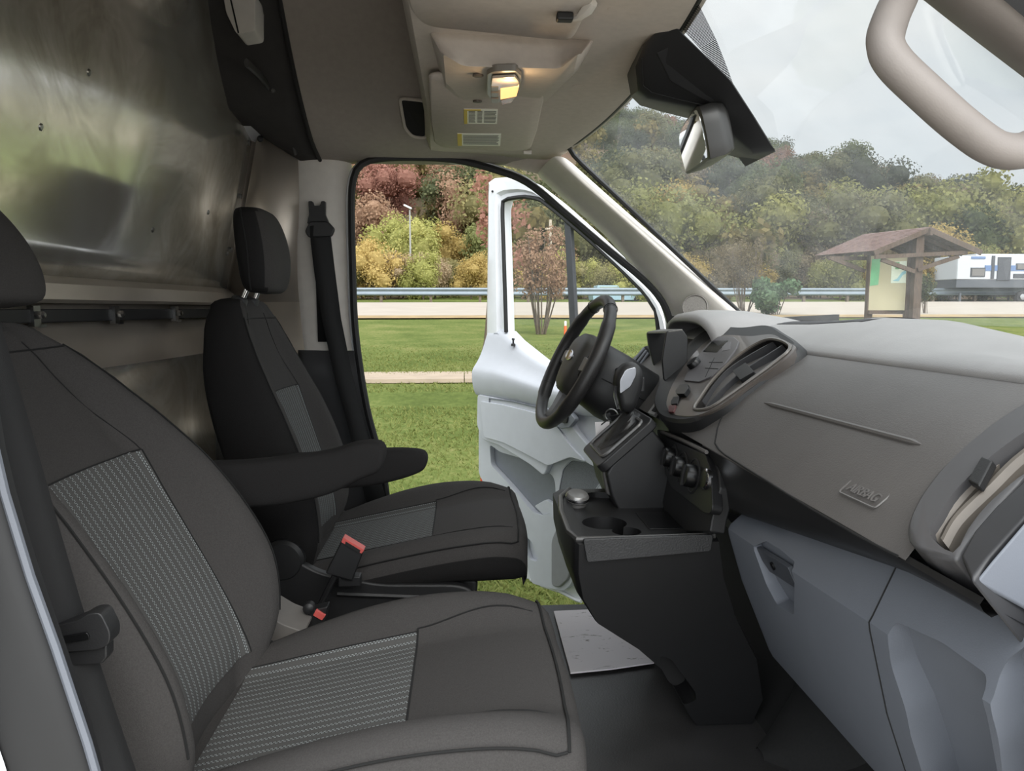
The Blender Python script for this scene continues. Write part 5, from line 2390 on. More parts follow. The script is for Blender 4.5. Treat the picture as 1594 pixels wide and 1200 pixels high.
fr = rounded([o_ + ex_ * a * .041 + ey_ * b * .0125 + nz_ * .0006 for a, b in ((-1, -1), (1, -1), (1, 1), (-1, 1))], .006)
mb.tube(fr, .0013, 5, closed=True)
build('word_frame', mb, MATS['embossed_grey'], face)

# --- dark mat on top of the dash, middle
mb = MB()
rows = []
for k in range(13):
    y = lerp(1.40, 1.95, k / 12)
    t_ = top_at(y)
    rows.append([interp([(p.x, p.x, p.y, p.z) for p in t_[3:]], x) + V((0, 0, .0012)) for x in (.775, .80, .83, .88, .94, 1.02)])
mb.grid(rows)
build('top_tray_mat', mb, mat('dark_mat', (44, 44, 46), .7), dash)

# --- radio pod
pod = [(1060, 668), (1036, 661), (1025, 646), (1024, 628), (1036, 596), (1060, 562), (1085, 535), (1105, 521), (1128, 515), (1165, 517), (1205, 514), (1228, 526), (1252, 542), (1252, 551), (1226, 577), (1180, 612), (1140, 641), (1105, 659), (1085, 667)]
rim = [PF(u, v, .012) for u, v in pod]
rim = resample(spline(rim, 5, closed=True), 80, closed=True)
cen = sum(rim, V((0, 0, 0))) / len(rim)
mb = MB()
mb.grid([[p + FPN * -.05 for p in rim], [p for p in rim], [cen + (p - cen) * .985 + FPN * .014 for p in rim], [cen + (p - cen) * .95 + FPN * .020 for p in rim]], close_u=True, cap1=True)
podo = build('radio_pod', mb, M_BLACK, dash, recalc=True, sharp=50)
M_PODF = mat('bronze_grey_trim', (74, 68, 64), .34, var=.05, coat=.2)
inner = [(1062, 650), (1048, 647), (1039, 637), (1038, 625), (1047, 600), (1068, 567), (1091, 540), (1109, 527), (1130, 522), (1170, 524), (1203, 521), (1222, 531), (1239, 541), (1214, 568), (1171, 599), (1135, 626), (1104, 643), (1082, 650)]
rin = resample(spline([PF(u, v, .030) for u, v in inner], 5, closed=True), 80, closed=True)
c2 = sum(rin, V((0, 0, 0))) / len(rin)
mb = MB()
mb.grid([[p - FPN * .020 for p in rin], rin, [c2 + (p - c2) * .985 + FPN * .003 for p in rin]], close_u=True, cap1=True)
pface = build('pod_face', mb, M_PODF, dash, recalc=True, sharp=50)
ventpx = [(1081, 637), (1090, 620), (1110, 592), (1142, 560), (1177, 536), (1204, 528), (1231, 541), (1206, 565), (1166, 594), (1132, 618), (1104, 636)]
cm = MB()
vv = resample(spline([PF(u, v, .033) for u, v in ventpx], 4, closed=True), 50, closed=True)
cm.prism([p - FPN * .05 for p in vv], FPN * .09)
cm2 = MB()
cm2.prism([p - FPN * .05 for p in vv], FPN * .09)
cut(pface, cm)
cut(podo, cm2)
mb = MB()
mb.prism([p - FPN * .046 for p in vv], FPN * .004)
vent = build('pod_vent', mb, M_DARK, dash, smooth=False)
mb = MB()
mb.tube([p + FPN * .001 for p in vv], .0035, 6, closed=True)
build('vent_rim', mb, mat('satin_grey_rim', (96, 91, 86), .3), vent)
for (a, b, c) in (((1094, 632), (1136, 580), (1208, 536)), ((1104, 636), (1150, 590), (1222, 542)), ((1116, 637), (1164, 600), (1232, 550)), ((1088, 628), (1126, 572), (1196, 531))):
    mb = MB()
    P_ = spline([PF(a[0], a[1], .018), PF(b[0], b[1], .022), PF(c[0], c[1], .018)], 8)
    rows = [[p + FPN * .008, p + FPN * .007 + V((0, .003, .002)), p - FPN * .03 + V((0, .012, .006)), p - FPN * .03] for p in P_]
    mb.grid(rows, close_u=True, cap0=True, cap1=True)
    build('louvre', mb, mat('louvre_grey', (58, 58, 60), .4), vent, recalc=True)
mb = MB()
fprism(mb, [(1140, 577), (1160, 564), (1174, 578), (1152, 591)], .016, .034, .002)
build('vent_tab', mb, M_BLACK, vent, bevel=.002)
# radio face
rad = [(1064, 592), (1072, 574), (1092, 546), (1108, 528), (1120, 523), (1142, 524), (1150, 531), (1146, 542), (1128, 566), (1106, 586), (1088, 594)]
mb = MB()
fprism(mb, rad, .032, .0365, .006)
radio = build('radio_face', mb, mat('radio_grey', (84, 82, 84), .35, var=.04), dash, bevel=.0012)
mb = MB()
fprism(mb, [(1094, 547), (1110, 530), (1133, 530), (1116, 548)], .0365, .0375, .002)
build('display', mb, mat('lcd_dark', (30, 31, 33), .12), radio, smooth=False)
kc = PF(1082, 568, .037)
mb = MB()
mb.lathe(kc, FPN, [(.0165, 0), (.0165, .010), (.0145, .013), (.006, .0135)], 24)
build('volume_knob', mb, M_GLOSS, radio)
mb = MB()
for a, b in (((1098, 573), (1118, 574)), ((1104, 564), (1125, 564)), ((1112, 557), (1098, 587))):
    mb.tube([PF(a[0], a[1], .0366), PF(b[0], b[1], .0366)], .0009, 5)
build('key_gaps', mb, M_SEAM, radio)
mb = MB()
fprism(mb, [(1124, 534), (1138, 532), (1136, 544), (1124, 546)], .0365, .0372, .002)
build('key_pad', mb, mat('key_grey', (104, 102, 104), .4), radio, smooth=False)
# buttons under the radio
for (q, nm, mm, h) in (([(1051, 608), (1058, 598), (1070, 597), (1071, 604), (1065, 613), (1053, 613)], 'rotary_switch', M_GLOSS, .010),
                       ([(1044, 624), (1048, 617), (1058, 617), (1054, 628), (1044, 629)], 'menu_button', M_BLACK, .004),
                       ([(1041, 631), (1052, 630), (1048, 641), (1040, 641)], 'hazard_button', mat('dark_red_plastic', (74, 34, 34), .4), .004)):
    mb = MB()
    fprism(mb, q, .030, .033 + h, .004)
    build(nm, mb, mm, pface, bevel=.0015)
# silver slot panel on the driver's side of the pod
mb = MB()
fprism(mb, [(1008, 642), (1030, 612), (1050, 586), (1054, 589), (1034, 618), (1018, 646)], .008, .016, .002)
sl_ = build('slot_panel', mb, mat('silver_plastic', (150, 148, 146), .3), dash, bevel=.002)
mb = MB()
fprism(mb, [(1014, 639), (1032, 615), (1048, 592), (1049, 594), (1035, 617), (1020, 641)], .016, .0172, .001)
build('slot', mb, M_DARK, sl_, smooth=False)

# --- instrument hood
mb = MB()
rows = []
yc_ = 1.985
for x, wq, zq in ((.60, .205, .812), (.615, .212, .826), (.66, .218, .834), (.74, .222, .832), (.84, .225, .815), (.95, .225, .79)):
    rr = []
    for k in range(25):
        a = math.pi * k / 24
        rr.append(V((x + .02 * (1 - math.sin(a)), yc_ - wq * math.copysign(abs(math.cos(a)) ** .6, math.cos(a)), .70 + (zq - .70) * math.sin(a) ** .55)))
    rows.append(rr)
mb.grid(rows)
hood = build('instrument_hood', mb, M_PADSKY, dash, solid=.012, offset=-1, sharp=0)
mb = MB()
mb.prism([V((.70, yc_ - .20, .66)), V((.70, yc_ + .20, .66)), V((.70, yc_ + .20, .78)), V((.70, yc_ + .14, .80)), V((.70, yc_ - .14, .80)), V((.70, yc_ - .20, .78))], (.02, 0, 0))
build('instrument_panel', mb, M_GLOSS, hood, smooth=False)
# black binnacle walls in front of the instruments
mb = MB()
mb.prism(rounded([PY(u, v, 1.80) for u, v in ((1038, 515), (1062, 512), (1071, 524), (1070, 568), (1052, 590), (1034, 594), (1031, 560))], .008), (0, .012, 0))
bw = build('binnacle', mb, M_BLACK, dash, bevel=.003)
mb = MB()
mb.prism(rounded([PY(u, v, 2.06) for u, v in ((1007, 517), (1030, 512), (1044, 516), (1044, 594), (1030, 594), (1017, 566), (1010, 540))], .008), (0, .012, 0))
build('far_wall', mb, M_BLACK, bw, bevel=.003)
mb = MB()
mb.prism([PY(1040, 515, 1.80), PY(1063, 512, 1.80), PY(1034, 512, 2.06), PY(1008, 516, 2.06)], (0, 0, -.006))
build('lip', mb, mat('lip_grey', (92, 90, 86), .4), bw, bevel=.002)
mb = MB()
mb.prism([PY(1069, 566, 1.80), PY(1036, 592, 1.80), PY(1026, 592, 2.06), PY(1050, 570, 2.06)], (0, 0, -.006))
build('floor_plate', mb, M_BLACK, bw, smooth=False)
# knee panel under the driver's dash
mb = MB()
mb.grid([[V((.47, y, .60)), V((.49, y, .55)), V((.56, y, .42)), V((.66, y, .30)), V((.85, y, .26))] for y in (1.62, 1.9, 2.2, 2.34)])
build('knee_panel', mb, M_BLACK, dash)
mb = MB()
c = PY(997, 556, 2.22)
mb.prism([PY(u, v, 2.2) for u, v in ((983, 562), (1004, 538), (1010, 544), (1012, 556), (992, 574))], (.02, .03, 0))
vd = build('side_vent', mb, M_BLACK, dash, bevel=.003)
for q in range(3):
    mb = MB()
    mb.tube([PY(985 + q * 5, 563 + q * 3, 2.195), PY(1003 + q * 3, 541 + q * 4, 2.195)], .004, 6)
    build('louvre', mb, M_DOORDK, vd)

# --- centre stack below the pod: climate panel
CP0, CPN = V((.462, 0, .58)), V((-.985, 0, .17)).normalized()


def PCl(u, v, d=0.0):
    return PP(u, v, CP0 + CPN * d, CPN)


mb = MB()
q = [PCl(u, v) for u, v in ((1022, 668), (1060, 680), (1116, 703), (1120, 760), (1108, 806), (1104, 828), (1040, 828), (1028, 770))]
mb.prism(q, -CPN * .03)
build('centre_stack', mb, M_BLACK, dash, bevel=.004)
mb = MB()
q = rounded([PCl(u, v, .012) for u, v in ((1027, 676), (1040, 682), (1098, 707), (1106, 735), (1109, 790), (1105, 800), (1096, 799), (1046, 760), (1036, 740))], .008)
mb.prism(q, -CPN * .02)
clim = build('climate_panel', mb, mat('climate_black', (28, 28, 29), .35), dash, bevel=.003)
for (u, v, r) in ((1048, 713, .026), (1063, 727, .027), (1081, 741, .029)):
    c = PCl(u, v, .010)
    mb = MB()
    mb.lathe(c, CPN, [(r * 1.18, -.004), (r * 1.2, .003), (r * 1.1, .004), (r * 1.05, .001)], 28)
    dl = build('dial_ring', mb, M_BLACK, clim)
    mb = MB()
    mb.lathe(c + CPN * .001, CPN, [(r * .8, 0), (r * .78, .016), (r * .7, .020), (r * .3, .021)], 24)
    mb.box(c + CPN * .02, (.012, r * .24, r * 1.4), Matrix.Rotation(R(10), 4, 'Y'))
    build('dial_knob', mb, M_GLOSS, dl)
mb = MB()
c = PCl(1100, 746, .012)
mb.lathe(c, CPN, [(.020, -.004), (.020, .004), (.0175, .006)], 24)
rb_ = build('round_button', mb, M_CHROME, clim)
mb = MB()
mb.lathe(c + CPN * .003, CPN, [(.0168, 0), (.0168, .004), (.006, .005)], 24)
build('button_face', mb, M_GLOSS, rb_)
mb = MB()
mb.tube([PCl(u, v, .013) for u, v in ((1030, 672), (1060, 684), (1100, 704))], .004, 6)
build('panel_lip', mb, M_PAD, clim)

# --- glovebox and passenger side tray
def gb_prof(y):
    t = (1.275 - y) / (1.275 - .80)
    zt = lerp(.492, .566, t)
    zf = lerp(.455, .484, t)
    return [(.60, zt + .012), (.520, zt + .004), (.508, zt), (.476, zf + .008), (.472, zf), (.4735, zf - .010), (.500, lerp(.36, .37, t)), (.530, .288), (.556, .226), (.564, .212), (.60, .205)]


mb = MB()
rows = []
for dy, q in ((1.278, .010), (1.275, .004), (1.268, .0)):
    rows.append([V((x + q, dy, z)) for x, z in gb_prof(dy)])
rows += [[V((x, y, z)) for x, z in gb_prof(y)] for y in [lerp(1.262, .806, k / 10) for k in range(11)]]
mb.grid(rows, close_u=True, cap0=True, cap1=True)
gbx = build('glovebox', mb, M_GREY, dash, recalc=True)


def gface(u, v, d=0.0):
    """point of the glovebox front"""
    a, b, c = V((.4735, 1.22, .448)), V((.4735, .82, .473)), V((.553, 1.2, .235))
    n = (b - a).cross(c - a).normalized()
    if n.x > 0:
        n = -n
    return PP(u, v, a + n * d, n), n


n_ = gface(1200, 900)[1]
cm = MB()
cm.prism(rounded([gface(u, v, .0)[0] + n_ * .03 for u, v in ((1171, 851), (1180, 847), (1226, 880), (1237, 904), (1241, 955), (1214, 938), (1196, 908))], .005), -n_ * .046)
cut(gbx, cm)
mb = MB()
mb.prism(rounded([gface(u, v, -.005)[0] for u, v in ((1177, 852), (1226, 883), (1237, 908), (1238, 916), (1198, 890), (1186, 872))], .003), -n_ * .008)
la = build('latch_paddle', mb, mat('paddle_grey', (70, 73, 79), .45), gbx, bevel=.002)
mb = MB()
mb.lathe(gface(1203, 881, -.004)[0], n_, [(.0065, -.002), (.0065, .002), (.004, .0025)], 16)
build('keyhole', mb, M_GLOSS, la)
# grey end block beside the passenger door, with open tray
fe = [(1401, 857), (1352, 933), (1375, 962), (1430, 997), (1507, 1040)]


def endp(u, v, y):
    return PY(u, v, y)


mb = MB()
st = []
for k in range(13):
    y = lerp(.803, .47, k / 12)
    t = (.803 - y) / .19
    zt = lerp(.566, .592, t)
    zf = lerp(.484, .494, t)
    st.append([V((.60, y, zt + .012)), V((.520, y, zt + .004)), V((.508, y, zt)), V((.476, y, zf + .008)), V((.472, y, zf)), V((.4735, y, zf - .010)), V((.500, y, .37)), V((.530, y, .288)), V((.556, y, .226)), V((.564, y, .212)), V((.62, y, .205))])
st = [r + [V((.66, r[-1].y, .205)), V((.66, r[0].y, r[0].z))] for r in st]
mb.grid(st, close_u=True, cap0=True, cap1=True)
eb = build('end_block', mb, M_GREY, dash, sharp=0, recalc=True)
cm = MB()
tray_px = [(1375, 975), (1392, 1035), (1422, 1100), (1452, 1190), (1470, 1260), (1580, 1260), (1566, 1197), (1537, 1112), (1512, 1062), (1440, 1012)]
aa = V((.487, .78, .44))
na = V((-.93, -.02, -.36)).normalized()
tp = rounded([PP(u, v, aa, na) for u, v in tray_px], .008)
cm.prism([p - na * .030 for p in tp], na * .12)
tp2 = rounded([PP(u, v, aa, na) for u, v in ((1518, 1050), (1534, 1024), (1562, 1014), (1660, 1016), (1660, 1300), (1600, 1300), (1560, 1150))], .012)
cm2 = MB()
cm2.prism([p - na * .045 for p in tp2], na * .16)
cut(eb, cm, cm2)
mb = MB()
mb.prism([p - na * .034 for p in tp], na * .006)
build('tray_back', mb, M_GREY, eb, smooth=False)
mb = MB()
mb.tube([gface(u, v, .0)[0] for u, v in ((1352, 934), (1356, 962), (1375, 1020), (1400, 1100), (1420, 1180))] if False else [V((x, .8045, z)) - V((.0002, 0, 0)) for x, z in gb_prof(.8045)[2:10]], .0009, 5)
build('joint_line', mb, M_SEAM, eb)

# --- passenger vent
def PVt(u, v, d=0.0):
    return PF(u, v, d)


vo = [(1412, 818), (1432, 772), (1476, 716), (1536, 664), (1600, 622), (1680, 575), (1740, 560), (1740, 640), (1660, 690), (1600, 735), (1545, 795), (1500, 850), (1484, 872), (1420, 848)]
ring = resample(spline([PF(u, v, .020) for u, v in vo], 4, closed=True), 60, closed=True)
mb = MB()
mb.prism([p - FPN * .05 for p in ring], FPN * .05)
vf = build('end_vent', mb, mat('vent_frame_grey', (78, 77, 78), .42, var=.04), dash, bevel=.004)
vi = [(1448, 832), (1458, 804), (1490, 760), (1545, 708), (1610, 662), (1700, 610), (1740, 640), (1660, 690), (1600, 732), (1540, 782), (1508, 822), (1484, 860)]
rin2 = resample(spline([PF(u, v, .02) for u, v in vi], 4, closed=True), 50, closed=True)
cm = MB()
cm.prism([p - FPN * .055 for p in rin2], FPN * .09)
cut(vf, cm)
mb = MB()
mb.prism([p - FPN * .049 for p in rin2], FPN * .004)
build('vent_throat', mb, M_DARK, vf, smooth=False)
for pth in (((1456, 842), (1476, 804), (1540, 732), (1600, 680), (1690, 622)), ((1474, 850), (1496, 812), (1546, 763), (1600, 712), (1700, 646))):
    mb = MB()
    P_ = spline([PF(u, v, .006) for u, v in pth], 6)
    sd = V((0, .6, .3)).normalized()
    mb.grid([[p + FPN * .004 - sd * .007, p + FPN * .007, p + FPN * .004 + sd * .007, p - FPN * .03 + sd * .004, p - FPN * .03 - sd * .004] for p in P_], close_u=True, cap0=True, cap1=True)
    build('louvre', mb, mat('warm_louvre', (112, 105, 97), .45), vf, recalc=True)
mb = MB()
mb.prism([PF(u, v, .014) for u, v in ((1514, 758), (1536, 720), (1553, 727), (1532, 768))], FPN * .010)
build('vent_tab', mb, M_BLACK, vf, bevel=.002)
# dark end cap and pale pillar foot next to it
mb = MB()
mb.prism([PF(u, v, .024) for u, v in ((1494, 866), (1515, 826), (1550, 786), (1606, 736), (1700, 664), (1760, 640), (1760, 700), (1680, 740), (1600, 800), (1540, 866), (1511, 905))], -FPN * .08)
build('end_cap', mb, mat('end_cap_black', (50, 50, 52), .45), dash, bevel=.004)
mb = MB()
ey0 = .60
mb.prism([PY(u, v, ey0) for u, v in ((1511, 908), (1540, 872), (1600, 802), (1700, 720), (1760, 700), (1760, 1040), (1600, 956))], (.04, .02, -.01))
struct('trim_15', mb, M_GREY, bevel=.006)

# ------------------------------------------------------------------ centre console with cup holders
con = thing('centre_console', 'black centre console with two cup holders standing on the cab floor', 'console', (.42, 1.45, 0))
pf = [(.198, .425), (.200, .365), (.212, .31), (.245, .255), (.33, .195), (.40, .130), (.450, .03), (.47, .002), (.585, .002), (.60, .06), (.575, .16), (.52, .26), (.485, .35), (.468, .425)]
mb = MB()
rows = []
for y, s, dz in ((1.300, .965, -.004), (1.306, .99, 0), (1.33, 1.0, 0), (1.50, 1.0, 0), (1.66, .985, 0), (1.70, .90, 0), (1.708, .86, -.004)):
    rows.append([V((lerp(.46, x, s) if x < .46 else x, y + (.43 - z) * .24 * smooth01((1.5 - y) / .2), max(.001, z + (dz if z > .1 else 0)))) for x, z in pf])
mb.grid(rows, close_u=True, cap0=True, cap1=True)
body = build('console_body', mb, mat('console_black', (25, 25, 26), .45, var=.08, bump=.15, bscale=500), con, recalc=True)
# tray cut into the top, pocket cut into the front
trp = [V((.222, 1.335, .412)), V((.452, 1.335, .412)), V((.455, 1.62, .412)), V((.30, 1.67, .412)), V((.235, 1.63, .412))]
cm = MB()
cm.prism(rounded(trp, .015), (0, 0, .08))
c1 = MB()
c1.lathe((.285, 1.465, .315), (0, 0, 1), [(.042, 0), (.047, .12)], 28)
c2_ = MB()
c2_.lathe((.318, 1.405, .325), (0, 0, 1), [(.026, 0), (.030, .12)], 24)
pk_ = rounded([PY(u, v, 1.385) for u, v in ((1024, 1011), (1040, 1018), (1082, 1076), (1085, 1090), (1068, 1099), (1057, 1091), (1022, 1025))], .008)
c3_ = MB()
c3_.prism([p + V((0, -.06, 0)) for p in pk_], (0, .14, 0))
cut(body, cm, c1, c2_, c3_)
mb = MB()                                                # padded rim strip on the passenger side
mb.prism(rounded([V((.214, 1.297, .432)), V((.456, 1.297, .436)), V((.452, 1.297, .404)), V((.222, 1.297, .388))], .005), (0, .008, 0))
build('rim_strip', mb, mat('grained_black', (42, 42, 43), .5, var=.1, bump=.4, bscale=300), con, bevel=.002)
mb = MB()
mb.tube([V((.462, 1.308, .431)), V((.30, 1.306, .429)), V((.205, 1.312, .428)), V((.196, 1.36, .428)), V((.200, 1.50, .428)), V((.215, 1.62, .428)), V((.245, 1.69, .427))], .0055, 8)
build('tray_rim', mb, mat('rim_grey', (74, 73, 72), .4), con)
mb = MB()
mb.prism([p + V((0, .078, 0)) for p in pk_], (0, .004, 0))
build('floor_pocket', mb, M_DARK, con, smooth=False)
mb = MB()
mb.lathe((.247, 1.600, .412), (.1, -.25, 1), [(.022, 0), (.022, .012), (.026, .016), (.026, .026), (.022, .031), (.006, .032)], 24)
lid = build('lighter_cap', mb, mat('cap_silver', (150, 148, 146), .3, metal=.6), con)
mb = MB()
mb.lathe(V((.247, 1.600, .412)) + V((.1, -.25, 1)).normalized() * .018, (.1, -.25, 1), [(.0262, 0), (.0268, .002), (.0268, .005), (.0262, .007)], 24)
build('chrome_ring', mb, M_CHROME, lid)
mb = MB()
mb.box((.40, 1.47, .413), (.07, .12, .003))
build('card_slot', mb, M_GLOSS, con, bevel=.001)

# ------------------------------------------------------------------ shifter pod, lever, keys, tag
sp = thing('shifter_pod', 'black shifter housing rising beside the climate panel', 'housing', (.40, 1.66, .43))
YS0 = 1.57
side = [(1012, 664), (1036, 692), (1044, 760), (1046, 812), (968, 806), (952, 772), (944, 738), (952, 724)]
mb = MB()
mb.prism([PY(u, v, YS0) for u, v in side], (0, .20, 0))
build('housing_body', mb, M_BLACK, sp, bevel=.006)
tp0 = [PY(1012, 655, YS0 - .004), PY(936, 722, YS0 - .004)]
mb = MB()
t_n = V((-.62, 0, .78))
a_, b_ = tp0
d_ = (a_ - b_).normalized()
t_n = V((d_.z * -1, 0, d_.x)).normalized()
q = [b_ - d_ * .012, a_ + d_ * .008, a_ + d_ * .008 + V((0, .215, 0)), b_ - d_ * .012 + V((0, .215, 0))]
mb.prism(rounded(q, .022), -t_n * .022)
tpl = build('top_plate', mb, mat('pod_grey', (34, 34, 35), .4), sp, bevel=.004)
mb = MB()
q2 = [b_ + d_ * .012 + V((0, .022, 0)), a_ - d_ * .012 + V((0, .022, 0)), a_ - d_ * .012 + V((0, .19, 0)), b_ + d_ * .012 + V((0, .19, 0))]
mb.tube([p + t_n * .002 for p in rounded(q2, .02)], .004, 6, closed=True)
build('plate_rim', mb, mat('pod_rim_grey', (84, 83, 82), .3), tpl)
mb = MB()
mb.prism(rounded([p + t_n * .0005 for p in q2], .02), t_n * .001)
build('gaiter_base', mb, M_GLOSS, tpl, smooth=False)
mb = MB()
mb.prism([PY(934, 716, YS0 + .02), PY(928, 712, YS0 + .2), PY(934, 745, YS0 + .2), PY(944, 770, YS0 + .02)], (.02, 0, -.01))
build('pod_nose', mb, M_PAD, sp, bevel=.004)

sh_ = thing('shift_lever', 'gear lever with black and silver knob standing out of a folded gaiter', 'lever', PY(975, 690, 1.68))
mb = MB()
rows = []
rngb = random.Random(2)
base_c = (a_ + b_) / 2 + V((0, .105, 0)) + d_ * .006
tip_c = PY(976, 640, 1.675)
for k in range(10):
    t = k / 9
    c = base_c.lerp(tip_c, t)
    r = lerp(.066, .018, t ** .75) * (1 + .07 * math.sin(k * 2.6))
    rows.append([c + d_ * math.cos(2 * math.pi * j / 20) * r * (1 + .06 * math.sin(3 * j + k)) + V((0, 1, 0)) * math.sin(2 * math.pi * j / 20) * r * 1.0 + V((0, 0, .0)) for j in range(20)])
mb.grid(rows, close_u=True, cap0=True, cap1=True)
build('gaiter', mb, mat('gaiter_leather', (26, 26, 27), .45, var=.1, bump=.3, bscale=200), sh_, recalc=True, sharp=0)
kp = [(967, 640), (961, 622), (956, 600), (958, 582), (968, 568), (982, 563), (994, 568), (1000, 582), (998, 604), (992, 622), (984, 640)]
kq = resample(spline([PY(u, v, 1.66) for u, v in kp], 4, closed=True), 40, closed=True)
kc_ = sum(kq, V((0, 0, 0))) / len(kq)
mb = MB()
mb.grid([[kc_ + (p - kc_) * s + V((0, dy, 0)) for p in kq] for s, dy in ((.55, -.024), (.85, -.020), (.97, -.010), (1.0, .004), (.97, .018), (.85, .028), (.55, .032))], close_u=True, cap0=True, cap1=True)
kn = build('knob', mb, M_BLACK, sh_, recalc=True, sharp=0)
mb = MB()
sv = rounded([PY(u, v, 1.629) for u, v in ((965, 592), (974, 575), (990, 571), (991, 583), (982, 602), (965, 614))], .006)
mb.prism(sv, (0, .014, 0))
build('silver_inlay', mb, mat('silver_inlay', (176, 178, 184), .25, metal=.9), kn, bevel=.002)
mb = MB()
mb.tube([PY(u, v, 1.638) for u, v in ((958, 600), (958, 618), (963, 636))], .004, 6)
build('chrome_edge', mb, M_CHROME, kn)
mb = MB()
mb.box(PY(995, 598, 1.665), (.02, .03, .035))
build('release_button', mb, M_BLACK, kn, bevel=.004)

ky = thing('key_ring', 'bunch of keys hanging from the ignition under the steering column', 'keys', PY(945, 645, 1.80))
mb = MB()
c = PY(952, 646, 1.80)
mb.tube([c + V((math.cos(a) * .016, math.sin(a) * .006, math.sin(a) * .014)) for a in [2 * math.pi * k / 20 for k in range(20)]], .0016, 6, closed=True)
build('ring', mb, M_STEEL, ky)
mb = MB()
mb.prism(rounded([PY(u, v, 1.79) for u, v in ((948, 648), (968, 644), (972, 652), (955, 660))], .003), (0, .008, 0))
build('key_fob', mb, M_GLOSS, ky, bevel=.002)
mb = MB()
mb.prism(rounded([PY(u, v, 1.81) for u, v in ((938, 646), (950, 642), (952, 650), (942, 655))], .003), (0, .006, 0))
build('key_blade', mb, M_BLACK, ky, bevel=.001)
tg_ = thing('key_tag', 'blank white card tag hanging from the keys on a black tie', 'tag', PY(937, 680, 1.79))
mb = MB()
mb.prism([PY(u, v, 1.79) for u, v in ((926, 657), (948, 656), (946, 676), (935, 698), (929, 706))], (.002, .0008, 0))
build('card', mb, M_WHITE, tg_, smooth=False)
mb = MB()
mb.tube([PY(u, v, 1.788) for u, v in ((936, 661), (941, 657), (948, 652))], .0016, 6)
build('tie', mb, M_BLACK, tg_)

# ------------------------------------------------------------------ steering wheel and column
WC = V((.293, 1.955, .707))
WN = V((-.885, -.085, .45)).normalized()                # towards the driver
WU = V((.45, 0, .893))
WU = (WU - WN * WU.dot(WN)).normalized()
WS_ = WN.cross(WU)
wheel = thing('steering_wheel', 'black leather steering wheel in front of the driver seat', 'steering wheel', WC)
RW = .182
mb = MB()
path = []
for k in range(72):
    a = 2 * math.pi * k / 72
    path.append(WC + WU * math.sin(a) * RW * (.985 if math.sin(a) < -.8 else 1) + WS_ * math.cos(a) * RW)
mb.tube(path, [.0165 + .0025 * (1 if abs(math.cos(2 * math.pi * k / 72)) > .75 else 0) for k in range(72)], 14, closed=True)
build('rim', mb, mat('wheel_leather', (40, 39, 39), .42, var=.08, bump=.25, bscale=500), wheel, sharp=0)
mb = MB()
for a in (R(62), R(118), R(-30), R(210)):
    c = WC + WU * math.sin(a) * RW + WS_ * math.cos(a) * RW
    t = (WU * math.cos(a) - WS_ * math.sin(a)).normalized()
    r0 = (c - WC).normalized()
    mb.tube([c + r0 * .0178 * math.cos(b) + WN * .0178 * math.sin(b) for b in [2 * math.pi * k / 20 for k in range(20)]], .0011, 5, closed=True)
ob_ = None
for_seams = mb
# one seam ring object each
for a in (R(62), R(118), R(-30), R(210)):
    c = WC + WU * math.sin(a) * RW + WS_ * math.cos(a) * RW
    r0 = (c - WC).normalized()
    m1_ = MB()
    m1_.tube([c + r0 * .0180 * math.cos(b) + WN * .0180 * math.sin(b) for b in [2 * math.pi * k / 20 for k in range(20)]], .0011, 5, closed=True)
    build('rim_seam', m1_, M_SEAM, wheel)


def WP(a, b, d):
    return WC + WS_ * a + WU * b + WN * d


hubp = [(-.075, .062), (-.03, .085), (.03, .085), (.075, .062), (.085, .02), (.072, -.04), (.045, -.080), (0, -.088), (-.045, -.080), (-.072, -.04), (-.085, .02)]
hr_ = resample(spline([V((a, b, 0)) for a, b in hubp], 4, closed=True), 44, closed=True)
mb = MB()
mb.grid([[WP(p.x * s, p.y * s, d) for p in hr_] for s, d in ((.9, -.050), (1.0, -.035), (1.0, -.012), (.95, .004), (.8, .014), (.4, .019))], close_u=True, cap0=True, cap1=True, flip=True)
hub = build('airbag_hub', mb, mat('hub_grey', (62, 60, 57), .5, var=.05), wheel, recalc=True, sharp=0)
mb = MB()
mb.grid([[WP(.036 * math.cos(a) * s, .012 + .015 * math.sin(a) * s, .0185 + d) for a in [2 * math.pi * k / 28 for k in range(28)]] for s, d in ((1, -.004), (1, .003), (.9, .0045))], close_u=True, cap1=True)
setprops(build('oval_badge', mb, M_CHROME, hub, recalc=True), label='oval chrome badge')
mb = MB()
q = rounded([WP(a, b, .010) for a, b in ((-.02, -.062), (.02, -.062), (.014, -.078), (-.014, -.078))], .004)
mb.tube(q, .0016, 5, closed=True)
build('airbag_mark', mb, mat('mark_grey', (96, 93, 88), .5), hub)
for sgn in (-1, 1):
    mb = MB()
    mb.grid([[WP(sgn * x, z0, d), WP(sgn * x, z1, d), WP(sgn * x, z1, d - .018), WP(sgn * x, z0, d - .018)] for x, z0, z1, d in ((.06, -.03, .035, -.004), (.11, -.022, .03, -.006), (.15, -.018, .028, -.002), (.176, -.016, .03, .002))], close_u=True, cap0=True, cap1=True)
    so = build('spoke', mb, M_BLACK, wheel, bevel=.004, recalc=True)
    mb = MB()
    mb.prism(rounded([WP(sgn * a, b, -.002) for a, b in ((.085, -.014), (.135, -.010), (.138, .02), (.085, .026))], .005), WN * .006)
    build('spoke_buttons', mb, mat('spoke_silver', (128, 127, 126), .35), so, bevel=.0015)
mb = MB()
mb.grid([[WP(x, z, d), WP(x * .8, z, d - .016)] for x, z, d in ((-.026, -.08, -.006), (-.02, -.13, -.004), (-.03, -.170, .0), (.03, -.170, .0), (.02, -.13, -.004), (.026, -.08, -.006))], close_v=True)
build('lower_spoke', mb, mat('spoke_silver', (128, 127, 126), .35), wheel, recalc=True)

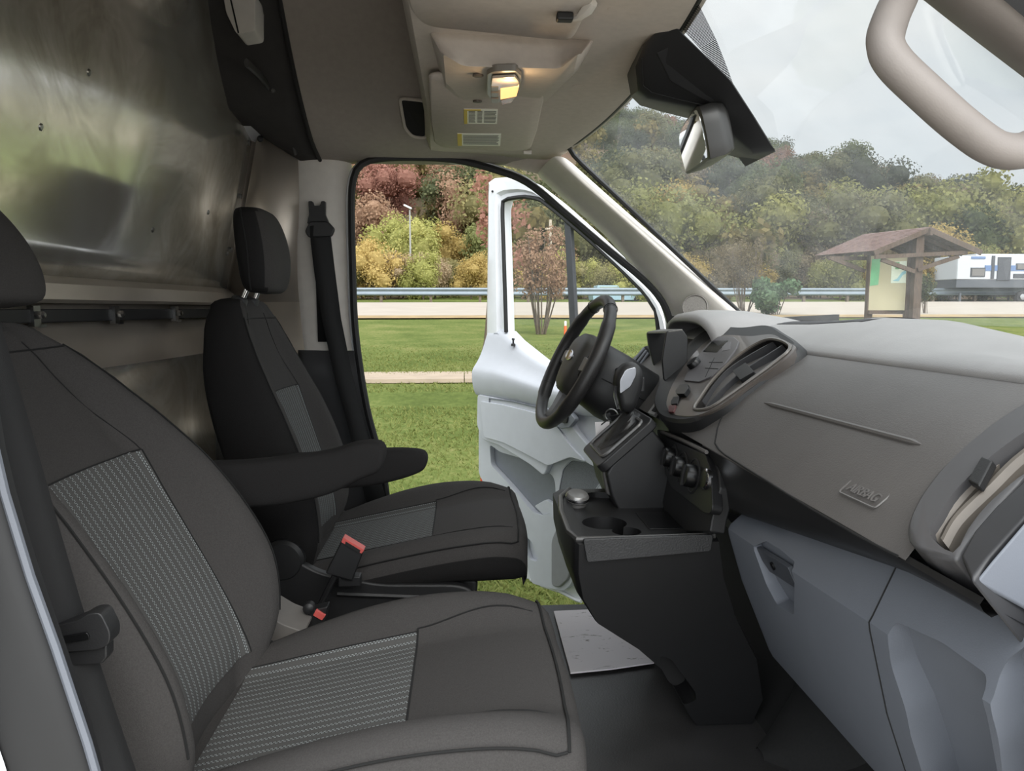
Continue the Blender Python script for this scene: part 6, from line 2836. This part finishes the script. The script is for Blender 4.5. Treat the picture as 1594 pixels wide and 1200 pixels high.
colm = thing('steering_column', 'black shroud of the steering column behind the wheel', 'column cover', WC - WN * .12)
mb = MB()
rows = []
for d, w, h, dz in ((-.040, .075, .072, -.002), (-.055, .092, .088, -.004), (-.12, .098, .094, -.012), (-.19, .095, .090, -.015), (-.235, .088, .084, -.012), (-.255, .07, .066, -.01)):
    rows.append([WC + WN * d + WU * (dz + h * math.copysign(abs(math.sin(a)) ** .75, math.sin(a))) + WS_ * w * math.copysign(abs(math.cos(a)) ** .75, math.cos(a)) for a in [2 * math.pi * k / 32 for k in range(32)]])
mb.grid(rows, close_u=True, cap0=True, cap1=True)
sh2 = build('shroud', mb, M_BLACK, colm, recalc=True, sharp=50)
mb = MB()
mb.tube([WC + WN * d + WS_ * -.097 + WU * (-.005) for d in (-.06, -.12, -.19, -.25)], .0015, 5)
build('split_line', mb, M_SEAM, sh2)
mb = MB()
mb.lathe(WC - WN * .15 - WS_ * .085 - WU * .05, (0.3, -.9, -.3), [(.022, 0), (.022, .022), (.014, .026)], 20)
build('ignition_lock', mb, M_BLACK, colm)
mb = MB()
st0 = WC - WN * .09 + WU * .03
mb.tube([st0 - WS_ * .08, st0 - WS_ * .15 + WU * .01, st0 - WS_ * .20 + WN * .02 + WU * .015], [.008, .008, .011], 10)
build('stalk', mb, M_BLACK, colm)

# ------------------------------------------------------------------ overhead: visors, lamp console
def visor(px, z_list, name_label, y_th=.016):
    t = thing('sun_visor', name_label, 'sun visor', sum([PZ(u, v, z) for (u, v), z in zip(px, z_list)], V((0, 0, 0))) / len(px))
    pts = rounded([PZ(u, v, z) for (u, v), z in zip(px, z_list)], .025, 5)
    c = sum(pts, V((0, 0, 0))) / len(pts)
    mb = MB()
    mb.grid([[c + (p - c) * s + V((0, 0, dz)) for p in pts] for s, dz in ((.97, y_th), (1.0, y_th * .6), (1.0, y_th * .3), (.975, 0))], close_u=True, cap0=True, cap1=True)
    build('visor_board', mb, M_LINER, t, recalc=True, sharp=0)
    return t


vd_ = visor([(667, 120), (671, 190), (676, 224), (690, 231), (800, 236), (826, 233), (836, 205), (852, 130)], [1.300] * 8, 'folded grey sun visor with two warning stickers, on the driver side of the roof console')
for (x0, y0_, x1, y1_) in ((722, 170, 775, 192.5), (712, 208, 780, 226.5)):
    zq = 1.2985
    c = [PZ(x0, y0_, zq), PZ(x1, y0_ + .5, zq), PZ(x1 - 1.5, y1_ + .5, zq), PZ(x0 + .5, y1_, zq)]
    mb = MB()
    mb.prism(c, (0, 0, .0012))
    lb_ = setprops(build('warning_sticker', mb, mat('sticker_white', (240, 238, 226), .5, var=.02), vd_, smooth=False), label='white warning sticker')
    mb = MB()
    f = .10
    mb.prism([p - V((0, 0, .0008)) for p in (c[0], c[0].lerp(c[1], f), c[3].lerp(c[2], f), c[3])], (0, 0, .0008))
    if x0 == 722:
        mb.prism([p - V((0, 0, .0008)) for p in (c[0].lerp(c[1], f), c[0].lerp(c[1], .5), c[0].lerp(c[1], .5).lerp(c[3].lerp(c[2], .5), .09), c[0].lerp(c[1], f).lerp(c[3].lerp(c[2], f), .09))], (0, 0, .0008))
    build('yellow_band', mb, M_YELLOW, lb_, smooth=False)
    rl = random.Random(int(x0))
    for r_ in range(9):
        mb = MB()
        t0 = (r_ + 1.3) / 11
        for s0, s1 in (((.14, .34), (.40, .55), (.60, .97)) if x0 == 722 else ((.13, .97),)):
            e = s1 - rl.uniform(0, .1) * (s1 - s0)
            A = lambda s, t: c[0].lerp(c[1], s).lerp(c[3].lerp(c[2], s), t) - V((0, 0, .0007))
            mb.prism([A(s0, t0), A(e, t0), A(e, t0 + .035), A(s0, t0 + .035)], (0, 0, .0006))
        build('print_line', mb, M_INK, lb_, smooth=False)
mb = MB()
mb.lathe(PZ(821, 237, 1.305), (1, 0, 0), [(.006, -.012), (.006, .012)], 10)
build('visor_clip', mb, M_TRIM, vd_)

vp_ = visor([(628, -60), (634, 0), (642, 24), (662, 42), (880, 64), (894, 60), (902, 44), (930, -10), (950, -60)], [1.312] * 2 + [1.308] * 2 + [1.300] * 2 + [1.304] * 3, 'grey sun visor folded against the header on the camera side of the roof console')
mb = MB()
mb.box(PZ(879, 27, 1.297), (.026, .018, .012))
build('visor_clip', mb, M_BLACK, vp_, bevel=.003)
mb = MB()
mb.tube([PZ(884, 30, 1.300), PZ(902, 26, 1.300), PZ(914, 14, 1.302), PZ(924, 4, 1.306)], [.004, .006, .010, .007], 8)
build('visor_arm', mb, M_TRIM, vp_)

oc = thing('roof_console', 'grey wedge-shaped roof console carrying the lit cab lamp', 'console', PZ(790, 90, 1.30))
top = [PZ(665, 44, 1.332), PZ(800, 50, 1.332), PZ(930, 57, 1.332), PZ(906, 102, 1.332), PZ(850, 159, 1.332), PZ(725, 164, 1.332), PZ(690, 138, 1.332), PZ(678, 110, 1.332)]
lowq = [PZ(690, 84, 1.272), PZ(720, 103, 1.262), PZ(872, 107, 1.262), PZ(900, 84, 1.270), PZ(893, 112, 1.285), PZ(846, 157, 1.305), PZ(730, 163, 1.303), PZ(694, 130, 1.290)]
t8 = [top[0], PZ(740, 47, 1.332), PZ(860, 54, 1.332), top[2], top[3], top[4], top[5], top[6]]
mb = MB()
midr = [a.lerp(b, .55) + V((0, 0, .004)) for a, b in zip(t8, lowq)]
tt = rounded(t8, .012, 3)
ll = rounded(lowq, .012, 3)
mb.grid([[p + V((0, 0, .01)) for p in tt], tt, [a.lerp(b, .8) + V((0, 0, -.004)) for a, b in zip(tt, ll)], [a.lerp(b, .95) for a, b in zip(tt, ll)], ll], close_u=True, cap0=True, cap1=True)
ocb = build('console_shell', mb, M_LINER, oc, recalc=True, sharp=45)
mb = MB()
gp = [p + V((0, 0, -.006)) for p in (PZ(664, 60, 1.332), PZ(666, 46, 1.332), PZ(690, 45, 1.332), PZ(760, 49, 1.332), PZ(850, 55, 1.332), PZ(928, 58, 1.332), PZ(922, 74, 1.332), PZ(906, 104, 1.332))]
mb.tube(gp, .002, 5)
build('console_gap', mb, M_SEAM, oc)


def LP(u, v, d=0.0):
    """lower face of the roof console"""
    a, b, c = lowq[1], lowq[2], lowq[6]
    n = (b - a).cross(c - a).normalized()
    if n.z > 0:
        n = -n
    return PP(u, v, a + n * d, n)


n_l = (lowq[2] - lowq[1]).cross(lowq[6] - lowq[1]).normalized()
if n_l.z > 0:
    n_l = -n_l
bez = rounded([LP(u, v, .010) for u, v in ((758, 118), (768, 113), (803, 112), (812, 120), (811, 138), (802, 156), (782, 161), (766, 160), (758, 148))], .008)
mb = MB()
mb.prism([p - n_l * .014 for p in bez], n_l * .012)
lmp = thing('cab_lamp', 'glowing amber cab lamp set in the grey roof console', 'lamp', sum(bez, V((0, 0, 0))) / len(bez))
build('lamp_bezel', mb, mat('lamp_bezel_grey', (112, 106, 98), .35), lmp, bevel=.0015)
mb = MB()
mb.prism(rounded([LP(u, v, .009) for u, v in ((766, 117), (802, 115), (808, 124), (806, 132), (777, 136), (764, 130))], .004), n_l * .005)
build('clear_lens', mb, mat('ribbed_lens', (176, 164, 148), .2, var=.12, scale=300, stretch=(1, 60, 1)), lmp, bevel=.0015)
mb = MB()
mb.prism(rounded([LP(u, v, .010) for u, v in ((779, 134), (808, 130), (804, 146), (779, 151))], .003), n_l * .005)
em = emit_mat('lamp_glow', (255, 186, 96), 1.5)
setprops(build('lit_lens', mb, em, lmp, bevel=.0015), label='lit amber lens')
mb = MB()
mb.prism(rounded([LP(u, v, .009) for u, v in ((780, 153), (803, 147), (796, 157), (782, 160))], .002), n_l * .004)
build('lower_lens', mb, mat('amber_lens', (196, 132, 74), .2), lmp, bevel=.001)
for q in range(3):
    mb = MB()
    v0 = 132 + q * 9.5
    mb.prism(rounded([LP(u, v, .011) for u, v in ((764, v0), (776, v0), (776, v0 + 6.5), (765, v0 + 6.5))], .0015), n_l * .004)
    build('switch', mb, mat('switch_grey', (126, 120, 112), .4), lmp, bevel=.001)
pl_ = bpy.data.lights.new('cab_lamp_light', 'POINT')
pl_.energy = .22
pl_.color = (1.0, .66, .33)
pl_.shadow_soft_size = .012
plo = bpy.data.objects.new('cab_lamp_light', pl_)
COL.objects.link(plo)
plo.location = LP(792, 140, .03)
for (u, v) in ((744, 118), (743, 158)):
    mb = MB()
    c = LP(u, v, .0)
    mb.lathe(c, n_l, [(.010, -.002), (.010, .0012), (.008, .002)], 16)
    build('screw_plug', mb, mat('plug_brown', (92, 86, 80), .6), oc)

# ------------------------------------------------------------------ mirror and sensor cover
cov_px = [(1050, 28), (1092, 70), (1143, 126), (1180, 182), (1211, 232), (1180, 241), (1126, 238), (1112, 190), (1070, 160), (1020, 150), (985, 135), (978, 105), (1010, 66)]
scov = thing('sensor_cover', 'black sensor cover fixed to the windshield above the mirror', 'cover', glass_at(1100, 140)[0])
g1, g2, g3 = [glass_at(u, v)[0] for u, v in ((1046, 26), (1143, 122), (1211, 231))]
def CY(u, v):
    """near side of the cover: its Y follows the glass edge downwards"""
    t = max(0, min(1, (v - 26) / 205))
    return lerp(g1.y, g3.y, t)


edge_ = [g1, g1.lerp(g2, .5), g2, glass_at(1180, 180)[0], g3]
near_low = [(1172, 240), (1142, 216), (1128, 192), (1110, 178), (1084, 171), (1046, 163), (1006, 154), (993, 141), (989, 104), (1004, 66)]
far_low = [(1150, 246), (1128, 240), (1124, 206), (1100, 190), (1066, 183), (1030, 174), (996, 164), (982, 150), (976, 116), (986, 82)]
near = [p - V((.005, 0, .006)) for p in edge_] + [PY(u, v, CY(u, v)) for u, v in near_low]
far = [p + V((0, .16, 0)) - V((.005, 0, .006)) for p in edge_] + [PY(u, v, CY(u, v) + .16) for u, v in far_low]
cs = sum(near, V((0, 0, 0))) / len(near)
mb = MB()
mb.grid([[cs + (p - cs) * .90 + V((0, -.012, 0)) for p in near], [cs + (p - cs) * .97 + V((0, -.006, 0)) for p in near], near, [p.lerp(q, .5) for p, q in zip(near, far)], far], close_u=True, cap0=True, cap1=True)
cvo = build('cover_shell', mb, M_BLACK, scov, recalc=True, sharp=34)
mb = MB()
mb.tube([p + V((0, -.004, 0)) for p in [PY(u, v, CY(u, v) - .012) for u, v in ((998, 92), (1000, 134), (1014, 145), (1052, 155), (1092, 164))]], .0011, 5)
build('split_line', mb, M_SEAM, cvo)
mb = MB()
mb.prism([PY(u, v, CY(u, v) - .017) for u, v in ((1022, 82), (1046, 70), (1108, 140), (1124, 168), (1090, 152), (1044, 126))], (0, .004, 0))
build('raised_panel', mb, M_BLACK, cvo, bevel=.002)

mir = thing('rear_view_mirror', 'rear-view mirror in a black shell hanging from the sensor cover', 'mirror', PY(1092, 215, 1.50))
fo = [(1066, 226), (1070, 205), (1084, 178), (1094, 172), (1100, 176), (1101, 200), (1098, 240), (1090, 256), (1072, 266), (1067, 262)]
mx = lambda u: 1.36 + (1101 - u) / (1101 - 1066) * .20
fr3 = [PP(u, v, PY(1101, 200, 1.38), V((-.93, -.36, -.05)).normalized()) for u, v in fo]
nrm_m = V((-.93, -.36, -.05)).normalized()
yA, yB = 1.385, 1.615
mc = PY(1086, 219, 1.50)
# local frame of the mirror: across (mostly Y), up, and back
ma = V((.11, 1, 0)).normalized()
mu = V((-.25, 0, 1)).normalized()
mbk = ma.cross(mu).normalized()
if mbk.x < 0:
    mbk = -mbk
outl = [(-.118, .010), (-.112, .040), (-.085, .052), (.05, .050), (.10, .040), (.118, .012), (.112, -.030), (.095, -.042), (-.09, -.050), (-.112, -.044)]
mo = resample(spline([V((a, b, 0)) for a, b in outl], 4, closed=True), 48, closed=True)
MCn = V((.462, 1.50, 1.178))


def MP(a, b, d):
    return MCn + ma * a + mu * b + mbk * d


mb = MB()
mb.grid([[MP(p.x * s, p.y * s, d) for p in mo] for s, d in ((.95, -.002), (1.0, .0), (1.0, .026), (.94, .044), (.78, .054), (.4, .058))], close_u=True, cap0=True, cap1=True)
msh = build('mirror_shell', mb, mat('mirror_shell_black', (52, 51, 50), .4, var=.05), mir, recalc=True, sharp=50)
mb = MB()
mb.prism([MP(p.x * .92, p.y * .90, -.0035) for p in mo], mbk * .002)
build('mirror_glass', mb, mat('mirror_silver', (225, 228, 228), .02, metal=1.0, var=.01), mir, smooth=False)
mb = MB()
mb.tube([MP(0, .01, .035), MP(0, .045, .06), MP(0, .085, .075)], [.014, .012, .016], 12)
build('mirror_stem', mb, M_BLACK, mir)

# ------------------------------------------------------------------ passenger A-pillar with grab handle
YH = .66
mb = MB()
in_px = [(1250, -150), (1350, -72), (1440, 0), (1520, 62), (1594, 118), (1700, 200), (1850, 330)]
out_px = [(1350, -160), (1450, -82), (1530, -6), (1590, 44), (1660, 96), (1760, 170), (1920, 300)]
rows = []
for a, b in zip(in_px, out_px):
    p, q = PY(a[0], a[1], .735), PY(b[0], b[1], .640)
    nn = V((-.5, .2, -.6)).normalized()
    rows.append([p + V((.02, .03, .03)), p, p.lerp(q, .3) + nn * .012, p.lerp(q, .7) + nn * .010, q, q + V((.02, -.01, .02))])
mb.grid(rows)
struct('trim_16', mb, M_HANDLE, sub=1)
mb = MB()
rows = []
for b in out_px:
    q = PY(b[0], b[1], .640)
    rows.append([q + V((.004, -.004, .004)), q + V((.02, -.02, .03)), q + V((.05, -.02, .07))])
mb.grid(rows)
struct('trim_17', mb, M_DARK)
gh = thing('grab_handle', 'warm grey plastic grab handle on the passenger windshield pillar', 'handle', PY(1440, 150, YH))
hp = [(1420, -60, .69), (1404, -10, .675), (1386, 30, .66), (1378, 66, .65), (1392, 98, .645), (1440, 145, .64), (1500, 198, .64), (1552, 232, .64), (1600, 232, .645), (1650, 200, .66), (1690, 170, .675)]
hpt = spline([PY(u, v, y) for u, v, y in hp], 6)
mb = MB()
mb.tube(hpt, [.0165 + .002 * math.sin(math.pi * k / (len(hpt) - 1)) for k in range(len(hpt))], 14, sx=.85)
build('grip', mb, M_HANDLE, gh, sharp=0)
mb = MB()
mb.prism(rounded([PY(u, v, .69) for u, v in ((1372, -30), (1390, 4), (1440, -6), (1450, -50), (1390, -60))], .008), (.004, .03, .01))
build('mount', mb, M_HANDLE, gh, bevel=.004)
mb = MB()
mb.prism(rounded([PY(u, v, .69) for u, v in ((1640, 160), (1670, 230), (1730, 220), (1720, 150))], .008), (.004, .03, .01))
build('mount', mb, M_HANDLE, gh, bevel=.004)
